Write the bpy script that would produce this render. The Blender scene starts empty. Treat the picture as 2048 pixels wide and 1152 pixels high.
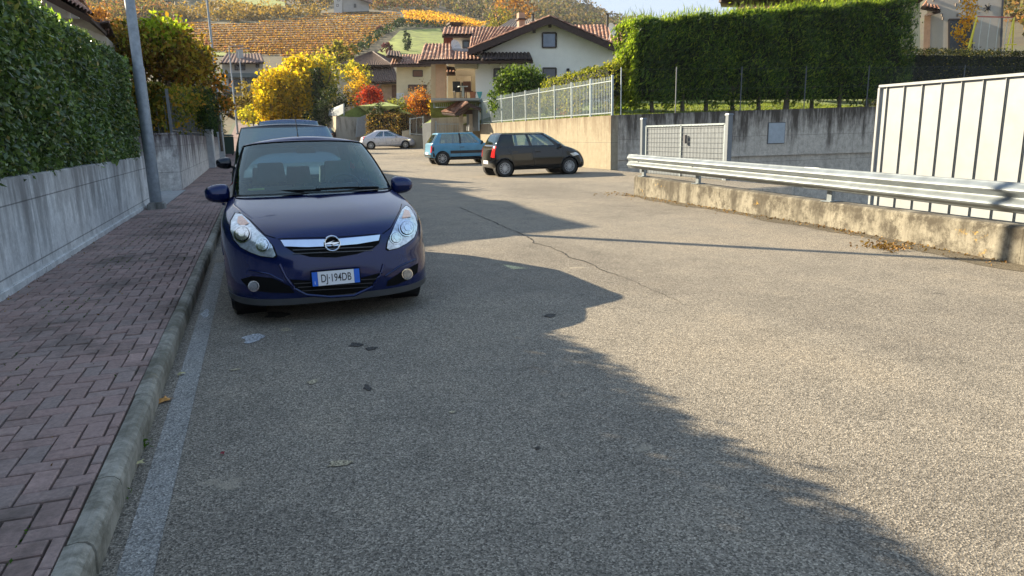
import bpy, bmesh, math, random
import numpy as np
from mathutils import Vector, Matrix, geometry
from mathutils.bvhtree import BVHTree
R = math.radians
sc = bpy.context.scene
col = sc.collection
random.seed(7); rng = np.random.default_rng(7)

# ---------------------------------------------------------------- camera, world, sun, exposure
F, PW, PH = 1400.0, 2048, 1152
PITCH, ROLL, YAW, CH = R(12.5), R(1.3), R(19.5), 1.45
fw = Vector((math.sin(YAW)*math.cos(PITCH), math.cos(YAW)*math.cos(PITCH), -math.sin(PITCH)))
rt0 = Vector((math.cos(YAW), -math.sin(YAW), 0)); up0 = rt0.cross(fw)
rt = rt0*math.cos(ROLL) - up0*math.sin(ROLL); up = rt.cross(fw)
CAM = Vector((0, 0, CH))
cd = bpy.data.cameras.new('camera'); cam = bpy.data.objects.new('camera', cd); col.objects.link(cam)
m = Matrix((rt, up, -fw)).transposed().to_4x4(); m.translation = CAM; cam.matrix_world = m
cd.sensor_width = 36; cd.lens = F/PW*36; cd.clip_end = 4000; cd.clip_start = .05
sc.camera = cam
SUN_EL = R(25.5); SUN_XY = Vector((-.665, .747, 0)).normalized()
sun_dir = Vector((SUN_XY.x*math.cos(SUN_EL), SUN_XY.y*math.cos(SUN_EL), math.sin(SUN_EL)))
w = bpy.data.worlds.new('World'); sc.world = w; w.use_nodes = True
nt = w.node_tree; bg = nt.nodes['Background']; sky = nt.nodes.new('ShaderNodeTexSky')
sky.sky_type = 'NISHITA'; sky.sun_disc = False; sky.sun_elevation = SUN_EL
sky.sun_rotation = math.atan2(SUN_XY.x, SUN_XY.y); sky.air_density = 1.0; sky.dust_density = 2.2; sky.ozone_density = 1.0
cap = nt.nodes.new('ShaderNodeMix'); cap.data_type = 'RGBA'; cap.blend_type = 'DARKEN'; cap.inputs[0].default_value = 1; cap.inputs[7].default_value = (1.45, 1.74, 2.15, 1)   # hazy horizon no brighter than the photographed sky
nt.links.new(sky.outputs[0], cap.inputs[6]); nt.links.new(cap.outputs[2], bg.inputs[0]); bg.inputs[1].default_value = .15
ld = bpy.data.lights.new('sun', 'SUN'); ld.energy = 5.0; ld.angle = R(.4); ld.color = (1, .86, .63)
lo = bpy.data.objects.new('sun', ld); col.objects.link(lo); lo.rotation_euler = sun_dir.to_track_quat('Z', 'Y').to_euler()
sc.view_settings.view_transform = 'Standard'; sc.view_settings.look = 'None'
sc.view_settings.exposure = 1.66; sc.view_settings.gamma = 1
sc.cycles.max_bounces = 6; sc.cycles.transparent_max_bounces = 16; sc.cycles.use_denoising = True

# ---------------------------------------------------------------- measuring helpers (photo pixel -> point in the place)
def ray(x, y): return fw + rt*((x-PW/2)/F) - up*((y-PH/2)/F)
def PD(x, y, D): d = ray(x, y); return CAM + d*(D/math.hypot(d.x, d.y))
def PZ(x, y, z=0): d = ray(x, y); return CAM + d*((z-CH)/d.z)
def PX(x, y, X): d = ray(x, y); return CAM + d*(X/d.x)
def PY(x, y, Y): d = ray(x, y); return CAM + d*(Y/d.y)
def proj(p):
    v = Vector(p)-CAM; k = v.dot(fw)
    return PW/2+F*v.dot(rt)/k, PH/2-F*v.dot(up)/k
def G(y): return float(np.interp(y, [-50, 24, 32, 57, 75, 120, 200], [0, 0, .08, .42, 1.5, 4.3, 9]))

# ---------------------------------------------------------------- materials
MATS = {}
def nodes_of(name):
    m = bpy.data.materials.new(name); m.use_nodes = True
    n = m.node_tree.nodes; return m, n, m.node_tree.links, n['Principled BSDF']
def tex_noise(n, l, scale, detail=4, rough=.6, co=None, kind='ShaderNodeTexNoise'):
    t = n.new(kind); t.inputs['Scale'].default_value = scale
    if kind == 'ShaderNodeTexNoise': t.inputs['Detail'].default_value = detail; t.inputs['Roughness'].default_value = rough
    if co is not None: l.new(co, t.inputs['Vector'])
    return t
def ramp(n, l, fac, stops, interp='LINEAR'):
    r = n.new('ShaderNodeValToRGB'); e = r.color_ramp.elements; r.color_ramp.interpolation = interp
    while len(e) < len(stops): e.new(.5)
    for i, (p, c) in enumerate(stops):
        e[i].position = p; e[i].color = (*c, 1) if len(c) == 3 else c
    l.new(fac, r.inputs[0]); return r
def mixc(n, l, fac, a, b, mode='MIX'):
    x = n.new('ShaderNodeMix'); x.data_type = 'RGBA'; x.blend_type = mode
    for s, v in ((x.inputs[0], fac), (x.inputs[6], a), (x.inputs[7], b)):
        if isinstance(v, (int, float)): s.default_value = v
        elif isinstance(v, tuple): s.default_value = (*v, 1)
        else: l.new(v, s)
    return x.outputs[2]
def bump(n, l, b, h, strength=.3, dist=.01):
    x = n.new('ShaderNodeBump'); x.inputs['Strength'].default_value = strength; x.inputs['Distance'].default_value = dist
    l.new(h, x.inputs['Height']); l.new(x.outputs[0], b.inputs['Normal']); return x
def coords(n, l, scale=(1, 1, 1), rot=(0, 0, 0)):
    t = n.new('ShaderNodeTexCoord'); mp = n.new('ShaderNodeMapping')
    mp.inputs['Scale'].default_value = scale; mp.inputs['Rotation'].default_value = rot
    l.new(t.outputs['Object'], mp.inputs[0]); return mp.outputs[0]
def plain(name, c, rough=.6, metal=0, var=.15, scale=6, coat=0, bumps=0, spec=.5):
    if name in MATS: return MATS[name]
    m, n, l, b = nodes_of(name); co = coords(n, l)
    t = tex_noise(n, l, scale, 5, .65, co)
    lo_ = tuple(max(0, x*(1-var)) for x in c); hi = tuple(min(1, x*(1+var)) for x in c)
    r = ramp(n, l, t.outputs[0], [(.3, lo_), (.7, hi)]); l.new(r.outputs[0], b.inputs['Base Color'])
    b.inputs['Roughness'].default_value = rough; b.inputs['Metallic'].default_value = metal
    b.inputs['Coat Weight'].default_value = coat; b.inputs['Coat Roughness'].default_value = .04
    b.inputs['Specular IOR Level'].default_value = spec
    if bumps: bump(n, l, b, t.outputs[0], bumps, .01)
    MATS[name] = m; return m
def leafmat(name, stops, trans=.35, rough=.6, spec=.12):
    if name in MATS: return MATS[name]
    m, n, l, b = nodes_of(name); g = n.new('ShaderNodeNewGeometry')
    r = ramp(n, l, g.outputs['Random Per Island'], stops)
    co = coords(n, l); t = tex_noise(n, l, .9, 2, .5, co)
    r2 = ramp(n, l, t.outputs[0], [(.35, (.72, .72, .72)), (.65, (1.2, 1.2, 1.2))])
    c = mixc(n, l, 1.0, r.outputs[0], r2.outputs[0], 'MULTIPLY')
    l.new(c, b.inputs['Base Color']); b.inputs['Roughness'].default_value = rough
    b.inputs['Specular IOR Level'].default_value = spec
    tr = n.new('ShaderNodeBsdfTranslucent'); c2 = mixc(n, l, 1.0, c, (1.5, 1.6, .7), 'MULTIPLY'); l.new(c2, tr.inputs[0])
    mx = n.new('ShaderNodeMixShader'); mx.inputs[0].default_value = trans
    l.new(b.outputs[0], mx.inputs[1]); l.new(tr.outputs[0], mx.inputs[2])
    l.new(mx.outputs[0], n['Material Output'].inputs[0]); MATS[name] = m; return m
def concrete(name, base=(.42, .40, .36), dark=(.10, .095, .085), stain=.5, lichen=0, panel=None, top=None, mottle=0):
    """weathered cast concrete: vertical run-off streaks, blotches, board joints"""
    if name in MATS: return MATS[name]
    m, n, l, b = nodes_of(name); co = coords(n, l)
    big = tex_noise(n, l, .8, 5, .65, co)
    fine = tex_noise(n, l, 30, 6, .7, co)
    st = tex_noise(n, l, 1, 5, .7, coords(n, l, (2.2, 2.2, .45)))
    st2 = tex_noise(n, l, 1, 6, .75, coords(n, l, (6, 6, .55)))
    c0 = ramp(n, l, fine.outputs[0], [(.3, tuple(x*.86 for x in base)), (.7, tuple(min(1, x*1.1) for x in base))])
    f1 = ramp(n, l, st.outputs[0], [(.60-stain*.16, (0, 0, 0)), (.70-stain*.08, (.85, .85, .85))])
    f2 = ramp(n, l, st2.outputs[0], [(.46, (0, 0, 0)), (.66, (.8, .8, .8))])
    f3 = ramp(n, l, big.outputs[0], [(.36, (.15, .15, .15)), (.60, (1, 1, 1))])
    f = mixc(n, l, 1.0, mixc(n, l, .7, f1.outputs[0], f2.outputs[0], 'SCREEN'), f3.outputs[0], 'MULTIPLY')
    if top is not None:   # soot and algae start at the coping and run down in tongues
        g = n.new('ShaderNodeTexCoord'); s = n.new('ShaderNodeSeparateXYZ'); l.new(g.outputs['Object'], s.inputs[0])
        mr = n.new('ShaderNodeMapRange'); mr.inputs[1].default_value = top[0]; mr.inputs[2].default_value = top[1]; mr.clamp = False
        mr.inputs[3].default_value = -.1; mr.inputs[4].default_value = .9; l.new(s.outputs[2], mr.inputs[0])
        q1 = n.new('ShaderNodeMath'); q1.operation = 'MULTIPLY_ADD'; q1.inputs[1].default_value = 1.6; q1.inputs[2].default_value = -.8; l.new(st2.outputs[0], q1.inputs[0])
        q2 = n.new('ShaderNodeMath'); q2.operation = 'MULTIPLY_ADD'; q2.inputs[1].default_value = 2.6; q2.inputs[2].default_value = -1.3; l.new(st.outputs[0], q2.inputs[0])
        q3 = n.new('ShaderNodeMath'); q3.operation = 'ADD'; l.new(q1.outputs[0], q3.inputs[0]); l.new(q2.outputs[0], q3.inputs[1])
        q4 = n.new('ShaderNodeMath'); q4.operation = 'ADD'; l.new(q3.outputs[0], q4.inputs[0]); l.new(mr.outputs[0], q4.inputs[1])
        tb = ramp(n, l, q4.outputs[0], [(.25, (0, 0, 0)), (1.0, (min(1, stain+.12),)*3)])
        mr2 = n.new('ShaderNodeMapRange'); mr2.inputs[1].default_value = top[0]; mr2.inputs[2].default_value = top[1]; mr2.inputs[3].default_value = .35; mr2.inputs[4].default_value = 1; l.new(s.outputs[2], mr2.inputs[0])
        f = mixc(n, l, 1.0, mixc(n, l, 1.0, f, mr2.outputs[0], 'MULTIPLY'), tb.outputs[0], 'SCREEN')
    if mottle:
        mo = tex_noise(n, l, 4.5, 9, .78, co); mf = ramp(n, l, mo.outputs[0], [(.44, (0, 0, 0)), (.60, (mottle,)*3)])
        f = mixc(n, l, 1.0, f, mf.outputs[0], 'SCREEN')
        pa = tex_noise(n, l, 9, 6, .8, coords(n, l, (1, 1, .6))); pf = ramp(n, l, pa.outputs[0], [(.56, (0, 0, 0)), (.66, (.8, .8, .8))])
        c0c = mixc(n, l, pf.outputs[0], c0.outputs[0], tuple(min(1, x*1.35) for x in base))
    else: c0c = c0.outputs[0]
    c = mixc(n, l, f, c0c, dark)
    if lichen:
        lt = tex_noise(n, l, 2.3, 6, .75, coords(n, l, (1, 1, 1.3)))
        lf = ramp(n, l, lt.outputs[0], [(.63, (0, 0, 0)), (.70, (lichen,)*3)])
        c = mixc(n, l, lf.outputs[0], c, (.50, .30, .045))
    if panel:
        g = n.new('ShaderNodeTexCoord'); s = n.new('ShaderNodeSeparateXYZ'); l.new(g.outputs['Object'], s.inputs[0])
        ax, px_, pz_, off = panel
        for comp, per, o in ((ax, px_, 0.), (2, pz_, off)):
            a = n.new('ShaderNodeMath'); a.operation = 'ADD'; a.inputs[1].default_value = 100*per+o; l.new(s.outputs[comp], a.inputs[0])
            q = n.new('ShaderNodeMath'); q.operation = 'MODULO'; q.inputs[1].default_value = per; l.new(a.outputs[0], q.inputs[0])
            lt = n.new('ShaderNodeMath'); lt.operation = 'LESS_THAN'; lt.inputs[1].default_value = .014; l.new(q.outputs[0], lt.inputs[0])
            mu = n.new('ShaderNodeMath'); mu.operation = 'MULTIPLY'; mu.inputs[1].default_value = .6; l.new(lt.outputs[0], mu.inputs[0])
            c = mixc(n, l, mu.outputs[0], c, (.07, .065, .06))
    l.new(c, b.inputs['Base Color']); b.inputs['Roughness'].default_value = .9; b.inputs['Specular IOR Level'].default_value = .2
    bump(n, l, b, fine.outputs[0], .35, .01); MATS[name] = m; return m
def paint(name, c, metal=.35, rough=.28, coat=.7):
    if name in MATS: return MATS[name]
    m, n, l, b = nodes_of(name); co = coords(n, l)
    t = tex_noise(n, l, 3, 5, .7, co); r = ramp(n, l, t.outputs[0], [(.3, tuple(x*.88 for x in c)), (.7, tuple(min(1, x*1.1) for x in c))])
    d = tex_noise(n, l, 60, 3, .6, co)
    dz = ramp(n, l, d.outputs[0], [(.62, (0, 0, 0)), (.85, (.06, .06, .06))])
    cc = mixc(n, l, dz.outputs[0], r.outputs[0], (.25, .23, .2)); l.new(cc, b.inputs['Base Color'])
    rr = ramp(n, l, t.outputs[0], [(.3, (rough*.8,)*3), (.7, (rough*1.25,)*3)]); l.new(rr.outputs[0], b.inputs['Roughness'])
    b.inputs['Metallic'].default_value = metal; b.inputs['Coat Weight'].default_value = coat; b.inputs['Coat Roughness'].default_value = .05; b.inputs['Specular IOR Level'].default_value = .25
    MATS[name] = m; return m
def glass(name, tint=(.55, .65, .62), trans=.75, rough=.02, mn=.14):
    if name in MATS: return MATS[name]
    m, n, l, b = nodes_of(name); n.remove(b)
    tr = n.new('ShaderNodeBsdfTransparent'); tr.inputs[0].default_value = (*tuple(x*trans for x in tint), 1)
    gl = n.new('ShaderNodeBsdfGlossy'); gl.inputs['Roughness'].default_value = rough; gl.inputs[0].default_value = (.74, .92, .98, 1)
    fr = n.new('ShaderNodeLayerWeight'); fr.inputs[0].default_value = .28
    mr = n.new('ShaderNodeMapRange'); mr.inputs[3].default_value = mn; mr.inputs[4].default_value = .95; l.new(fr.outputs['Fresnel'], mr.inputs[0])
    mx = n.new('ShaderNodeMixShader'); l.new(mr.outputs[0], mx.inputs[0]); l.new(tr.outputs[0], mx.inputs[1]); l.new(gl.outputs[0], mx.inputs[2])
    l.new(mx.outputs[0], n['Material Output'].inputs[0]); MATS[name] = m; return m
def asphalt(name, base=(.20, .18, .15), seed=0, white=None):
    if name in MATS: return MATS[name]
    m, n, l, b = nodes_of(name); co = coords(n, l)
    v = tex_noise(n, l, 138, co=co, kind='ShaderNodeTexVoronoi')
    v2 = tex_noise(n, l, 210, co=co, kind='ShaderNodeTexVoronoi')
    hs = n.new('ShaderNodeSeparateColor'); l.new(v.outputs['Color'], hs.inputs[0])
    hs2 = n.new('ShaderNodeSeparateColor'); l.new(v2.outputs['Color'], hs2.inputs[0])
    a = tuple(x*.42 for x in base); c_ = tuple(x*1.0 for x in base); e = tuple(min(1, x*2.0) for x in base)
    r = ramp(n, l, hs.outputs[0], [(0, a), (.45, c_), (.8, tuple(x*1.35 for x in base)), (1, e)])
    r2 = ramp(n, l, hs2.outputs[1], [(0, (.72, .71, .70)), (1, (1.28, 1.28, 1.26))])
    c = mixc(n, l, 1.0, r.outputs[0], r2.outputs[0], 'MULTIPLY')
    big = tex_noise(n, l, .35, 6, .62, coords(n, l, (1, .6, 1)))
    rb = ramp(n, l, big.outputs[0], [(.33, (.74, .74, .75)), (.5, (1, 1, 1)), (.68, (1.16, 1.13, 1.08))])
    c = mixc(n, l, 1.0, c, rb.outputs[0], 'MULTIPLY')
    med = tex_noise(n, l, 2.2, 6, .7, co)
    rm = ramp(n, l, med.outputs[0], [(.30, (.80, .80, .80)), (.5, (1, 1, 1)), (.75, (1.1, 1.08, 1.05))])
    c = mixc(n, l, 1.0, c, rm.outputs[0], 'MULTIPLY')
    sp = tex_noise(n, l, 1.7, 2, .4, co)      # oil drips and dried mud
    so = ramp(n, l, sp.outputs[0], [(.735, (0, 0, 0)), (.76, (.65, .65, .65))])
    c = mixc(n, l, so.outputs[0], c, (.05, .045, .04))
    sm = tex_noise(n, l, 3.1, 3, .5, coords(n, l, (1, 1, 1), (0, 0, 1)))
    so2 = ramp(n, l, sm.outputs[0], [(.70, (0, 0, 0)), (.735, (.5, .5, .5))])
    c = mixc(n, l, so2.outputs[0], c, (.36, .31, .23))
    if white:
        wn = tex_noise(n, l, 26, 6, .8, co); wm = tex_noise(n, l, 1.3, 3, .6, co)
        f = mixc(n, l, 1.0, ramp(n, l, wn.outputs[0], [(.34, (0, 0, 0)), (.62, (white,)*3)]).outputs[0],
                 ramp(n, l, wm.outputs[0], [(.3, (.35, .35, .35)), (.6, (1, 1, 1))]).outputs[0], 'MULTIPLY')
        c = mixc(n, l, f, c, (.62, .62, .60))
    l.new(c, b.inputs['Base Color']); b.inputs['Roughness'].default_value = .88; b.inputs['Specular IOR Level'].default_value = .25
    bump(n, l, b, v.outputs['Distance'], .55, .006); MATS[name] = m; return m
def islandmat(name, stops, rough=.85, scale=45, moss=None):
    if name in MATS: return MATS[name]
    m, n, l, b = nodes_of(name); g = n.new('ShaderNodeNewGeometry'); co = coords(n, l)
    r = ramp(n, l, g.outputs['Random Per Island'], stops)
    t = tex_noise(n, l, scale, 6, .75, co); r2 = ramp(n, l, t.outputs[0], [(.3, (.72, .72, .72)), (.7, (1.25, 1.25, 1.25))])
    c = mixc(n, l, 1.0, r.outputs[0], r2.outputs[0], 'MULTIPLY')
    if moss:
        t2 = tex_noise(n, l, 1.1, 6, .7, co); f = ramp(n, l, t2.outputs[0], [(.5, (0, 0, 0)), (.68, (moss,)*3)])
        c = mixc(n, l, f.outputs[0], c, (.055, .05, .04))
    l.new(c, b.inputs['Base Color']); b.inputs['Roughness'].default_value = rough; b.inputs['Specular IOR Level'].default_value = .25
    bump(n, l, b, t.outputs[0], .4, .006); MATS[name] = m; return m

# ---------------------------------------------------------------- object helpers
def tag(o, label=None, cat=None, group=None, kind=None):
    if label: o['label'] = label
    if cat: o['category'] = cat
    if group: o['group'] = group
    if kind: o['kind'] = kind
    return o
def empty(name, loc=(0, 0, 0), rz=0):
    o = bpy.data.objects.new(name, None); col.objects.link(o); o.location = loc; o.rotation_euler = (0, 0, rz)
    o.empty_display_size = .2; return o
def thing(name, label, cat, loc=(0, 0, 0), rz=0, group=None): return tag(empty(name, loc, rz), label, cat, group)
def link(name, me, mat, parent=None):
    o = bpy.data.objects.new(name, me); col.objects.link(o)
    if mat: me.materials.append(mat)
    if parent is not None: o.parent = parent
    return o
class MB:
    def __init__(s): s.v = []; s.f = []
    def add(s, vs, fs):
        k = len(s.v); s.v += [tuple(v) for v in vs]; s.f += [tuple(i+k for i in f) for f in fs]; return s
    def box(s, c, d, rz=0, taper=1):
        x, y, z = d[0]/2, d[1]/2, d[2]/2; cs, sn = math.cos(rz), math.sin(rz); vs = []
        for sz in (-1, 1):
            t = 1 if sz < 0 else taper
            for sx, sy in ((-1, -1), (1, -1), (1, 1), (-1, 1)):
                a, b_ = sx*x*t, sy*y*t; vs.append((c[0]+a*cs-b_*sn, c[1]+a*sn+b_*cs, c[2]+sz*z))
        return s.add(vs, [(3, 2, 1, 0), (4, 5, 6, 7), (0, 1, 5, 4), (1, 2, 6, 5), (2, 3, 7, 6), (3, 0, 4, 7)])
    def bar(s, p, q, wd, ht=None):
        p, q = Vector(p), Vector(q); d = (q-p).normalized(); ht = ht or wd
        a = d.cross(Vector((0, 0, 1))); a = Vector((1, 0, 0)) if a.length < .01 else a.normalized(); b_ = d.cross(a).normalized()
        vs = [e+a*(sx*wd/2)+b_*(sy*ht/2) for e in (p, q) for sx, sy in ((-1, -1), (1, -1), (1, 1), (-1, 1))]
        return s.add(vs, [(0, 1, 2, 3), (7, 6, 5, 4), (0, 4, 5, 1), (1, 5, 6, 2), (2, 6, 7, 3), (3, 7, 4, 0)])
    def tube(s, pts, rads, n=8, cap=True):
        pts = [Vector(p) for p in pts]; k = len(s.v)
        for i, p in enumerate(pts):
            d = (pts[min(i+1, len(pts)-1)]-pts[max(i-1, 0)]).normalized()
            a = d.cross(Vector((0, 1, .01)) if abs(d.z) > .8 else Vector((0, 0, 1))).normalized(); b_ = d.cross(a)
            r_ = rads if isinstance(rads, (int, float)) else rads[i]
            for j in range(n):
                t = 2*math.pi*j/n; s.v.append(tuple(p+a*(r_*math.cos(t))+b_*(r_*math.sin(t))))
        for i in range(len(pts)-1):
            for j in range(n): s.f.append((k+i*n+j, k+i*n+(j+1) % n, k+(i+1)*n+(j+1) % n, k+(i+1)*n+j))
        if cap: s.f.append(tuple(k+j for j in range(n))[::-1]); s.f.append(tuple(k+(len(pts)-1)*n+j for j in range(n)))
        return s
    def prism(s, poly, off):
        """closed 3-D polygon swept by vector off"""
        n = len(poly); off = Vector(off); vs = [Vector(p) for p in poly]+[Vector(p)+off for p in poly]
        return s.add(vs, [tuple(range(n))[::-1], tuple(range(n, 2*n))]+[(i, (i+1) % n, n+(i+1) % n, n+i) for i in range(n)])
    def grid(s, fn, nu, nv):
        k = len(s.v)
        for i in range(nu+1):
            for j in range(nv+1): s.v.append(tuple(fn(i/nu, j/nv)))
        for i in range(nu):
            for j in range(nv): s.f.append((k+i*(nv+1)+j, k+(i+1)*(nv+1)+j, k+(i+1)*(nv+1)+j+1, k+i*(nv+1)+j+1))
        return s
    def lathe(s, prof, c=(0, 0, 0), axis='x', n=24):
        k = len(s.v); m_ = len(prof)
        for i in range(n):
            t = 2*math.pi*i/n; ct, st = math.cos(t), math.sin(t)
            for a, r_ in prof:
                p = {'x': (a, r_*ct, r_*st), 'y': (r_*ct, a, r_*st), 'z': (r_*ct, r_*st, a)}[axis]
                s.v.append((c[0]+p[0], c[1]+p[1], c[2]+p[2]))
        for i in range(n):
            for j in range(m_-1): s.f.append((k+i*m_+j, k+i*m_+j+1, k+((i+1) % n)*m_+j+1, k+((i+1) % n)*m_+j))
        return s
    def build(s, name, mat, parent=None, smooth=False, bevel=0):
        me = bpy.data.meshes.new(name); me.from_pydata(s.v, [], s.f)
        bm = bmesh.new(); bm.from_mesh(me); bmesh.ops.recalc_face_normals(bm, faces=bm.faces)
        if bevel:
            bmesh.ops.bevel(bm, geom=[e for e in bm.edges if e.is_manifold and e.calc_face_angle(0) > .6], offset=bevel, segments=2, affect='EDGES', clamp_overlap=True)
        bm.to_mesh(me); bm.free()
        if smooth:
            me.polygons.foreach_set('use_smooth', [True]*len(me.polygons))
            me.set_sharp_from_angle(angle=R(40))
        me.update(); return link(name, me, mat, parent)
def leafmesh(name, C, A, B, mat, parent=None, fold=.25):
    """one diamond leaf per row: centre C, half length A, half width B"""
    n = len(C); N = np.cross(A, B); N /= (np.linalg.norm(N, axis=1, keepdims=True)+1e-9)
    wB = np.linalg.norm(B, axis=1, keepdims=True)
    V = np.stack([C-A, C+B*1.0+N*wB*fold, C+A, C-B*1.0+N*wB*fold], 1).reshape(-1, 3)
    me = bpy.data.meshes.new(name); me.vertices.add(4*n); me.vertices.foreach_set('co', V.ravel())
    me.loops.add(6*n); me.polygons.add(2*n)
    base = (np.arange(n)*4)[:, None]; idx = (base+np.array([0, 1, 2, 0, 2, 3])[None]).ravel()
    me.loops.foreach_set('vertex_index', idx.astype(np.int32))
    me.polygons.foreach_set('loop_start', (np.arange(2*n)*3).astype(np.int32))
    me.update(calc_edges=True); me.validate(); return link(name, me, mat, parent)
def rdir(n):
    v = rng.normal(size=(n, 3)); return v/np.linalg.norm(v, axis=1, keepdims=True)
def leaves_at(name, C, size, mat, parent=None, aspect=.45, bias=None, bw=1.0, fold=.25):
    n = len(C); a = rdir(n)
    if bias is not None: a = a+np.array(bias)*bw; a /= np.linalg.norm(a, axis=1, keepdims=True)
    b = np.cross(a, rdir(n)); b /= (np.linalg.norm(b, axis=1, keepdims=True)+1e-9)
    s = size*rng.uniform(.6, 1.35, (n, 1))
    return leafmesh(name, C, a*s*.5, b*s*.5*aspect, mat, parent, fold)
def shell_pts(c, r, n, inner=.55, lump=.18, nl=14):
    """points through a lumpy ellipsoid, denser towards its outside, with gaps"""
    d = rdir(n); L = rdir(nl); amp = rng.uniform(-lump, lump, nl)
    k = 1+(np.maximum(0, d@L.T)**4@amp)
    rad = rng.uniform(inner, 1, n)**.6*k
    return np.array(c)+d*rad[:, None]*np.array(r)
def clumps(c, r, ncl, per, spread, inner=.5, lump=.2):
    cc = shell_pts(c, r, ncl, inner, lump); return np.repeat(cc, per, 0)+rng.normal(size=(ncl*per, 3))*spread
def tube_between(mb, p, q, r0, r1, n=6, wob=.08, k=4):
    p, q = Vector(p), Vector(q); pts = []
    for i in range(k+1):
        t = i/k; o = Vector(rng.normal(size=3))*wob*(0 if i in (0, k) else 1); pts.append(p.lerp(q, t)+o)
    mb.tube(pts, [r0+(r1-r0)*i/k for i in range(k+1)], n)
def tree(name, label, cat, base, crowns, mat, leaf=.12, per=14, spread=.18, trunk=.15, limbs=10, bark=None, group=None, aspect=.6, inner=.45, bias=None, lump=.25):
    """base on the ground; crowns = [(centre, radii, clump count), ...]"""
    t = thing(name, label, cat, base, 0, group); b = Vector(base); mb = MB(); allp = []
    for c, r, n in crowns: allp.append(clumps(np.array(c)-np.array(base), r, n, per, spread, inner, lump))
    cc = Vector(crowns[0][0])-b; zt = cc.z
    mb.tube([(0, 0, -.3), (0, 0, zt*.3), (cc.x*.5, cc.y*.5, zt*.75)], [trunk*1.15, trunk, trunk*.7], 8)
    top = Vector((cc.x*.5, cc.y*.5, zt*.75))
    for c, r, n in crowns:
        for i in range(max(3, limbs//len(crowns))):
            d = Vector(rdir(1)[0]); d.z = abs(d.z)*.8; q = Vector(c)-b+Vector((d.x*r[0], d.y*r[1], d.z*r[2]))*.8
            s = Vector((0, 0, zt*.3)).lerp(top, random.random()); tube_between(mb, s, q, trunk*.45, trunk*.08, 5, .06)
    mb.build('trunk', bark or plain('bark', (.09, .07, .05), .9, 0, .4, 12, bumps=.5), t, True)
    leaves_at('crown', np.concatenate(allp), leaf, mat, t, aspect, bias)
    return t
def copy_tree(o, parent=None):
    c = o.copy(); col.objects.link(c)
    if parent is not None: c.parent = parent
    for ch in [x for x in bpy.data.objects if x.parent == o]: copy_tree(ch, c)
    return c

# ---------------------------------------------------------------- cars
def catmull(rows, sub):
    rows = np.array(rows, float); n = len(rows); out = []
    for i in range(n-1):
        p0, p1, p2, p3 = rows[max(i-1, 0)], rows[i], rows[i+1], rows[min(i+2, n-1)]
        for k in range(sub):
            t = k/sub; out.append(.5*((2*p1)+(-p0+p2)*t+(2*p0-5*p1+4*p2-p3)*t*t+(-p0+3*p1-3*p2+p3)*t**3))
    out.append(rows[-1]); return np.array(out)
NF, NS = 16, 56
def ring(row):
    """row: yf zf w zs yr zr af nf ar nr -> half ring of points from front centre to rear centre (x >= 0)"""
    yf, zf, wd, zs, yr, zr, af, nf, ar, nr = row; P = []
    for i in range(NF):
        a = i/NF*math.pi/2; s = math.sin(a)**(2/nf); c = math.cos(a)**(2/nf); t = (1-c)
        P.append((wd*s, yf+af*(1-c), zf+(zs-zf)*(t**.8)))
    for i in range(NS):
        t = i/NS; P.append((wd, yf+af+t*((yr-ar)-(yf+af)), zs))
    for i in range(NF+1):
        a = (1-i/NF)*math.pi/2; s = math.sin(a)**(2/nr) if a > 0 else 0; c = math.cos(a)**(2/nr) if a < math.pi/2 else 0
        P.append((wd*s, yr-ar*(1-c), zr+(zs-zr)*((1-c)**.8)))
    return P
def full(P): return P+[(-x, y, z) for x, y, z in P[-2:0:-1]]
BLACK = lambda: plain('black_plastic', (.012, .012, .013), .5, 0, .2, 20)
def wheel(parent, x, y, r, style, wd=.19, side=1):
    t = empty('wheel', (x, y, r)); t.parent = parent
    mb = MB(); ri = r*.68
    mb.lathe([(-wd/2, ri), (-wd/2, r*.93), (-wd*.36, r), (wd*.36, r), (wd/2, r*.93), (wd/2, ri), (wd*.3, ri*.97), (-wd*.3, ri*.97), (-wd/2, ri)], axis='x', n=36)
    mb.build('tyre', plain('tyre_rubber', (.018, .018, .018), .8, 0, .3, 30, bumps=.3), t, True)
    mb = MB(); s = side; xo = s*wd*.42
    mb.lathe([(s*wd*.05, ri*.2), (s*wd*.05, ri)], axis='x', n=24)
    k = len(mb.f)
    dark = MB(); dark.lathe([(s*wd*.02, .01), (s*wd*.02, ri)], axis='x', n=24)
    dark.build('brake_disc', plain('brake_disc', (.06, .06, .06), .6, .3), t, True)
    mb = MB(); mb.lathe([(s*wd*.1, ri*.99), (xo, ri*1.0), (xo+s*.006, ri*.94), (xo-s*.01, ri*.88), (s*wd*.1, ri*.86)], axis='x', n=36)
    mb.lathe([(xo-s*.03, .0), (xo+s*.008, .002), (xo+s*.004, ri*.24), (xo-s*.03, ri*.28)], axis='x', n=20)
    nsp = {'steel': 10, 'cover': 14, 'alloy': 7}[style]
    for i in range(nsp):
        a = 2*math.pi*i/nsp; c_, s_ = math.cos(a), math.sin(a); wsp = ri*(.16 if style == 'alloy' else .17)
        mb.bar((xo-s*.012, c_*ri*.2, s_*ri*.2), (xo-s*.006, c_*ri*.93, s_*ri*.93), wsp, .02)
    mb.build('rim', plain('rim_'+style, (.50, .51, .52) if style != 'steel' else (.46, .47, .47), .4, .35, .1), t, True)
    return t
def bvh_of(mb): return BVHTree.FromPolygons([Vector(v) for v in mb.v], mb.f)
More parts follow.
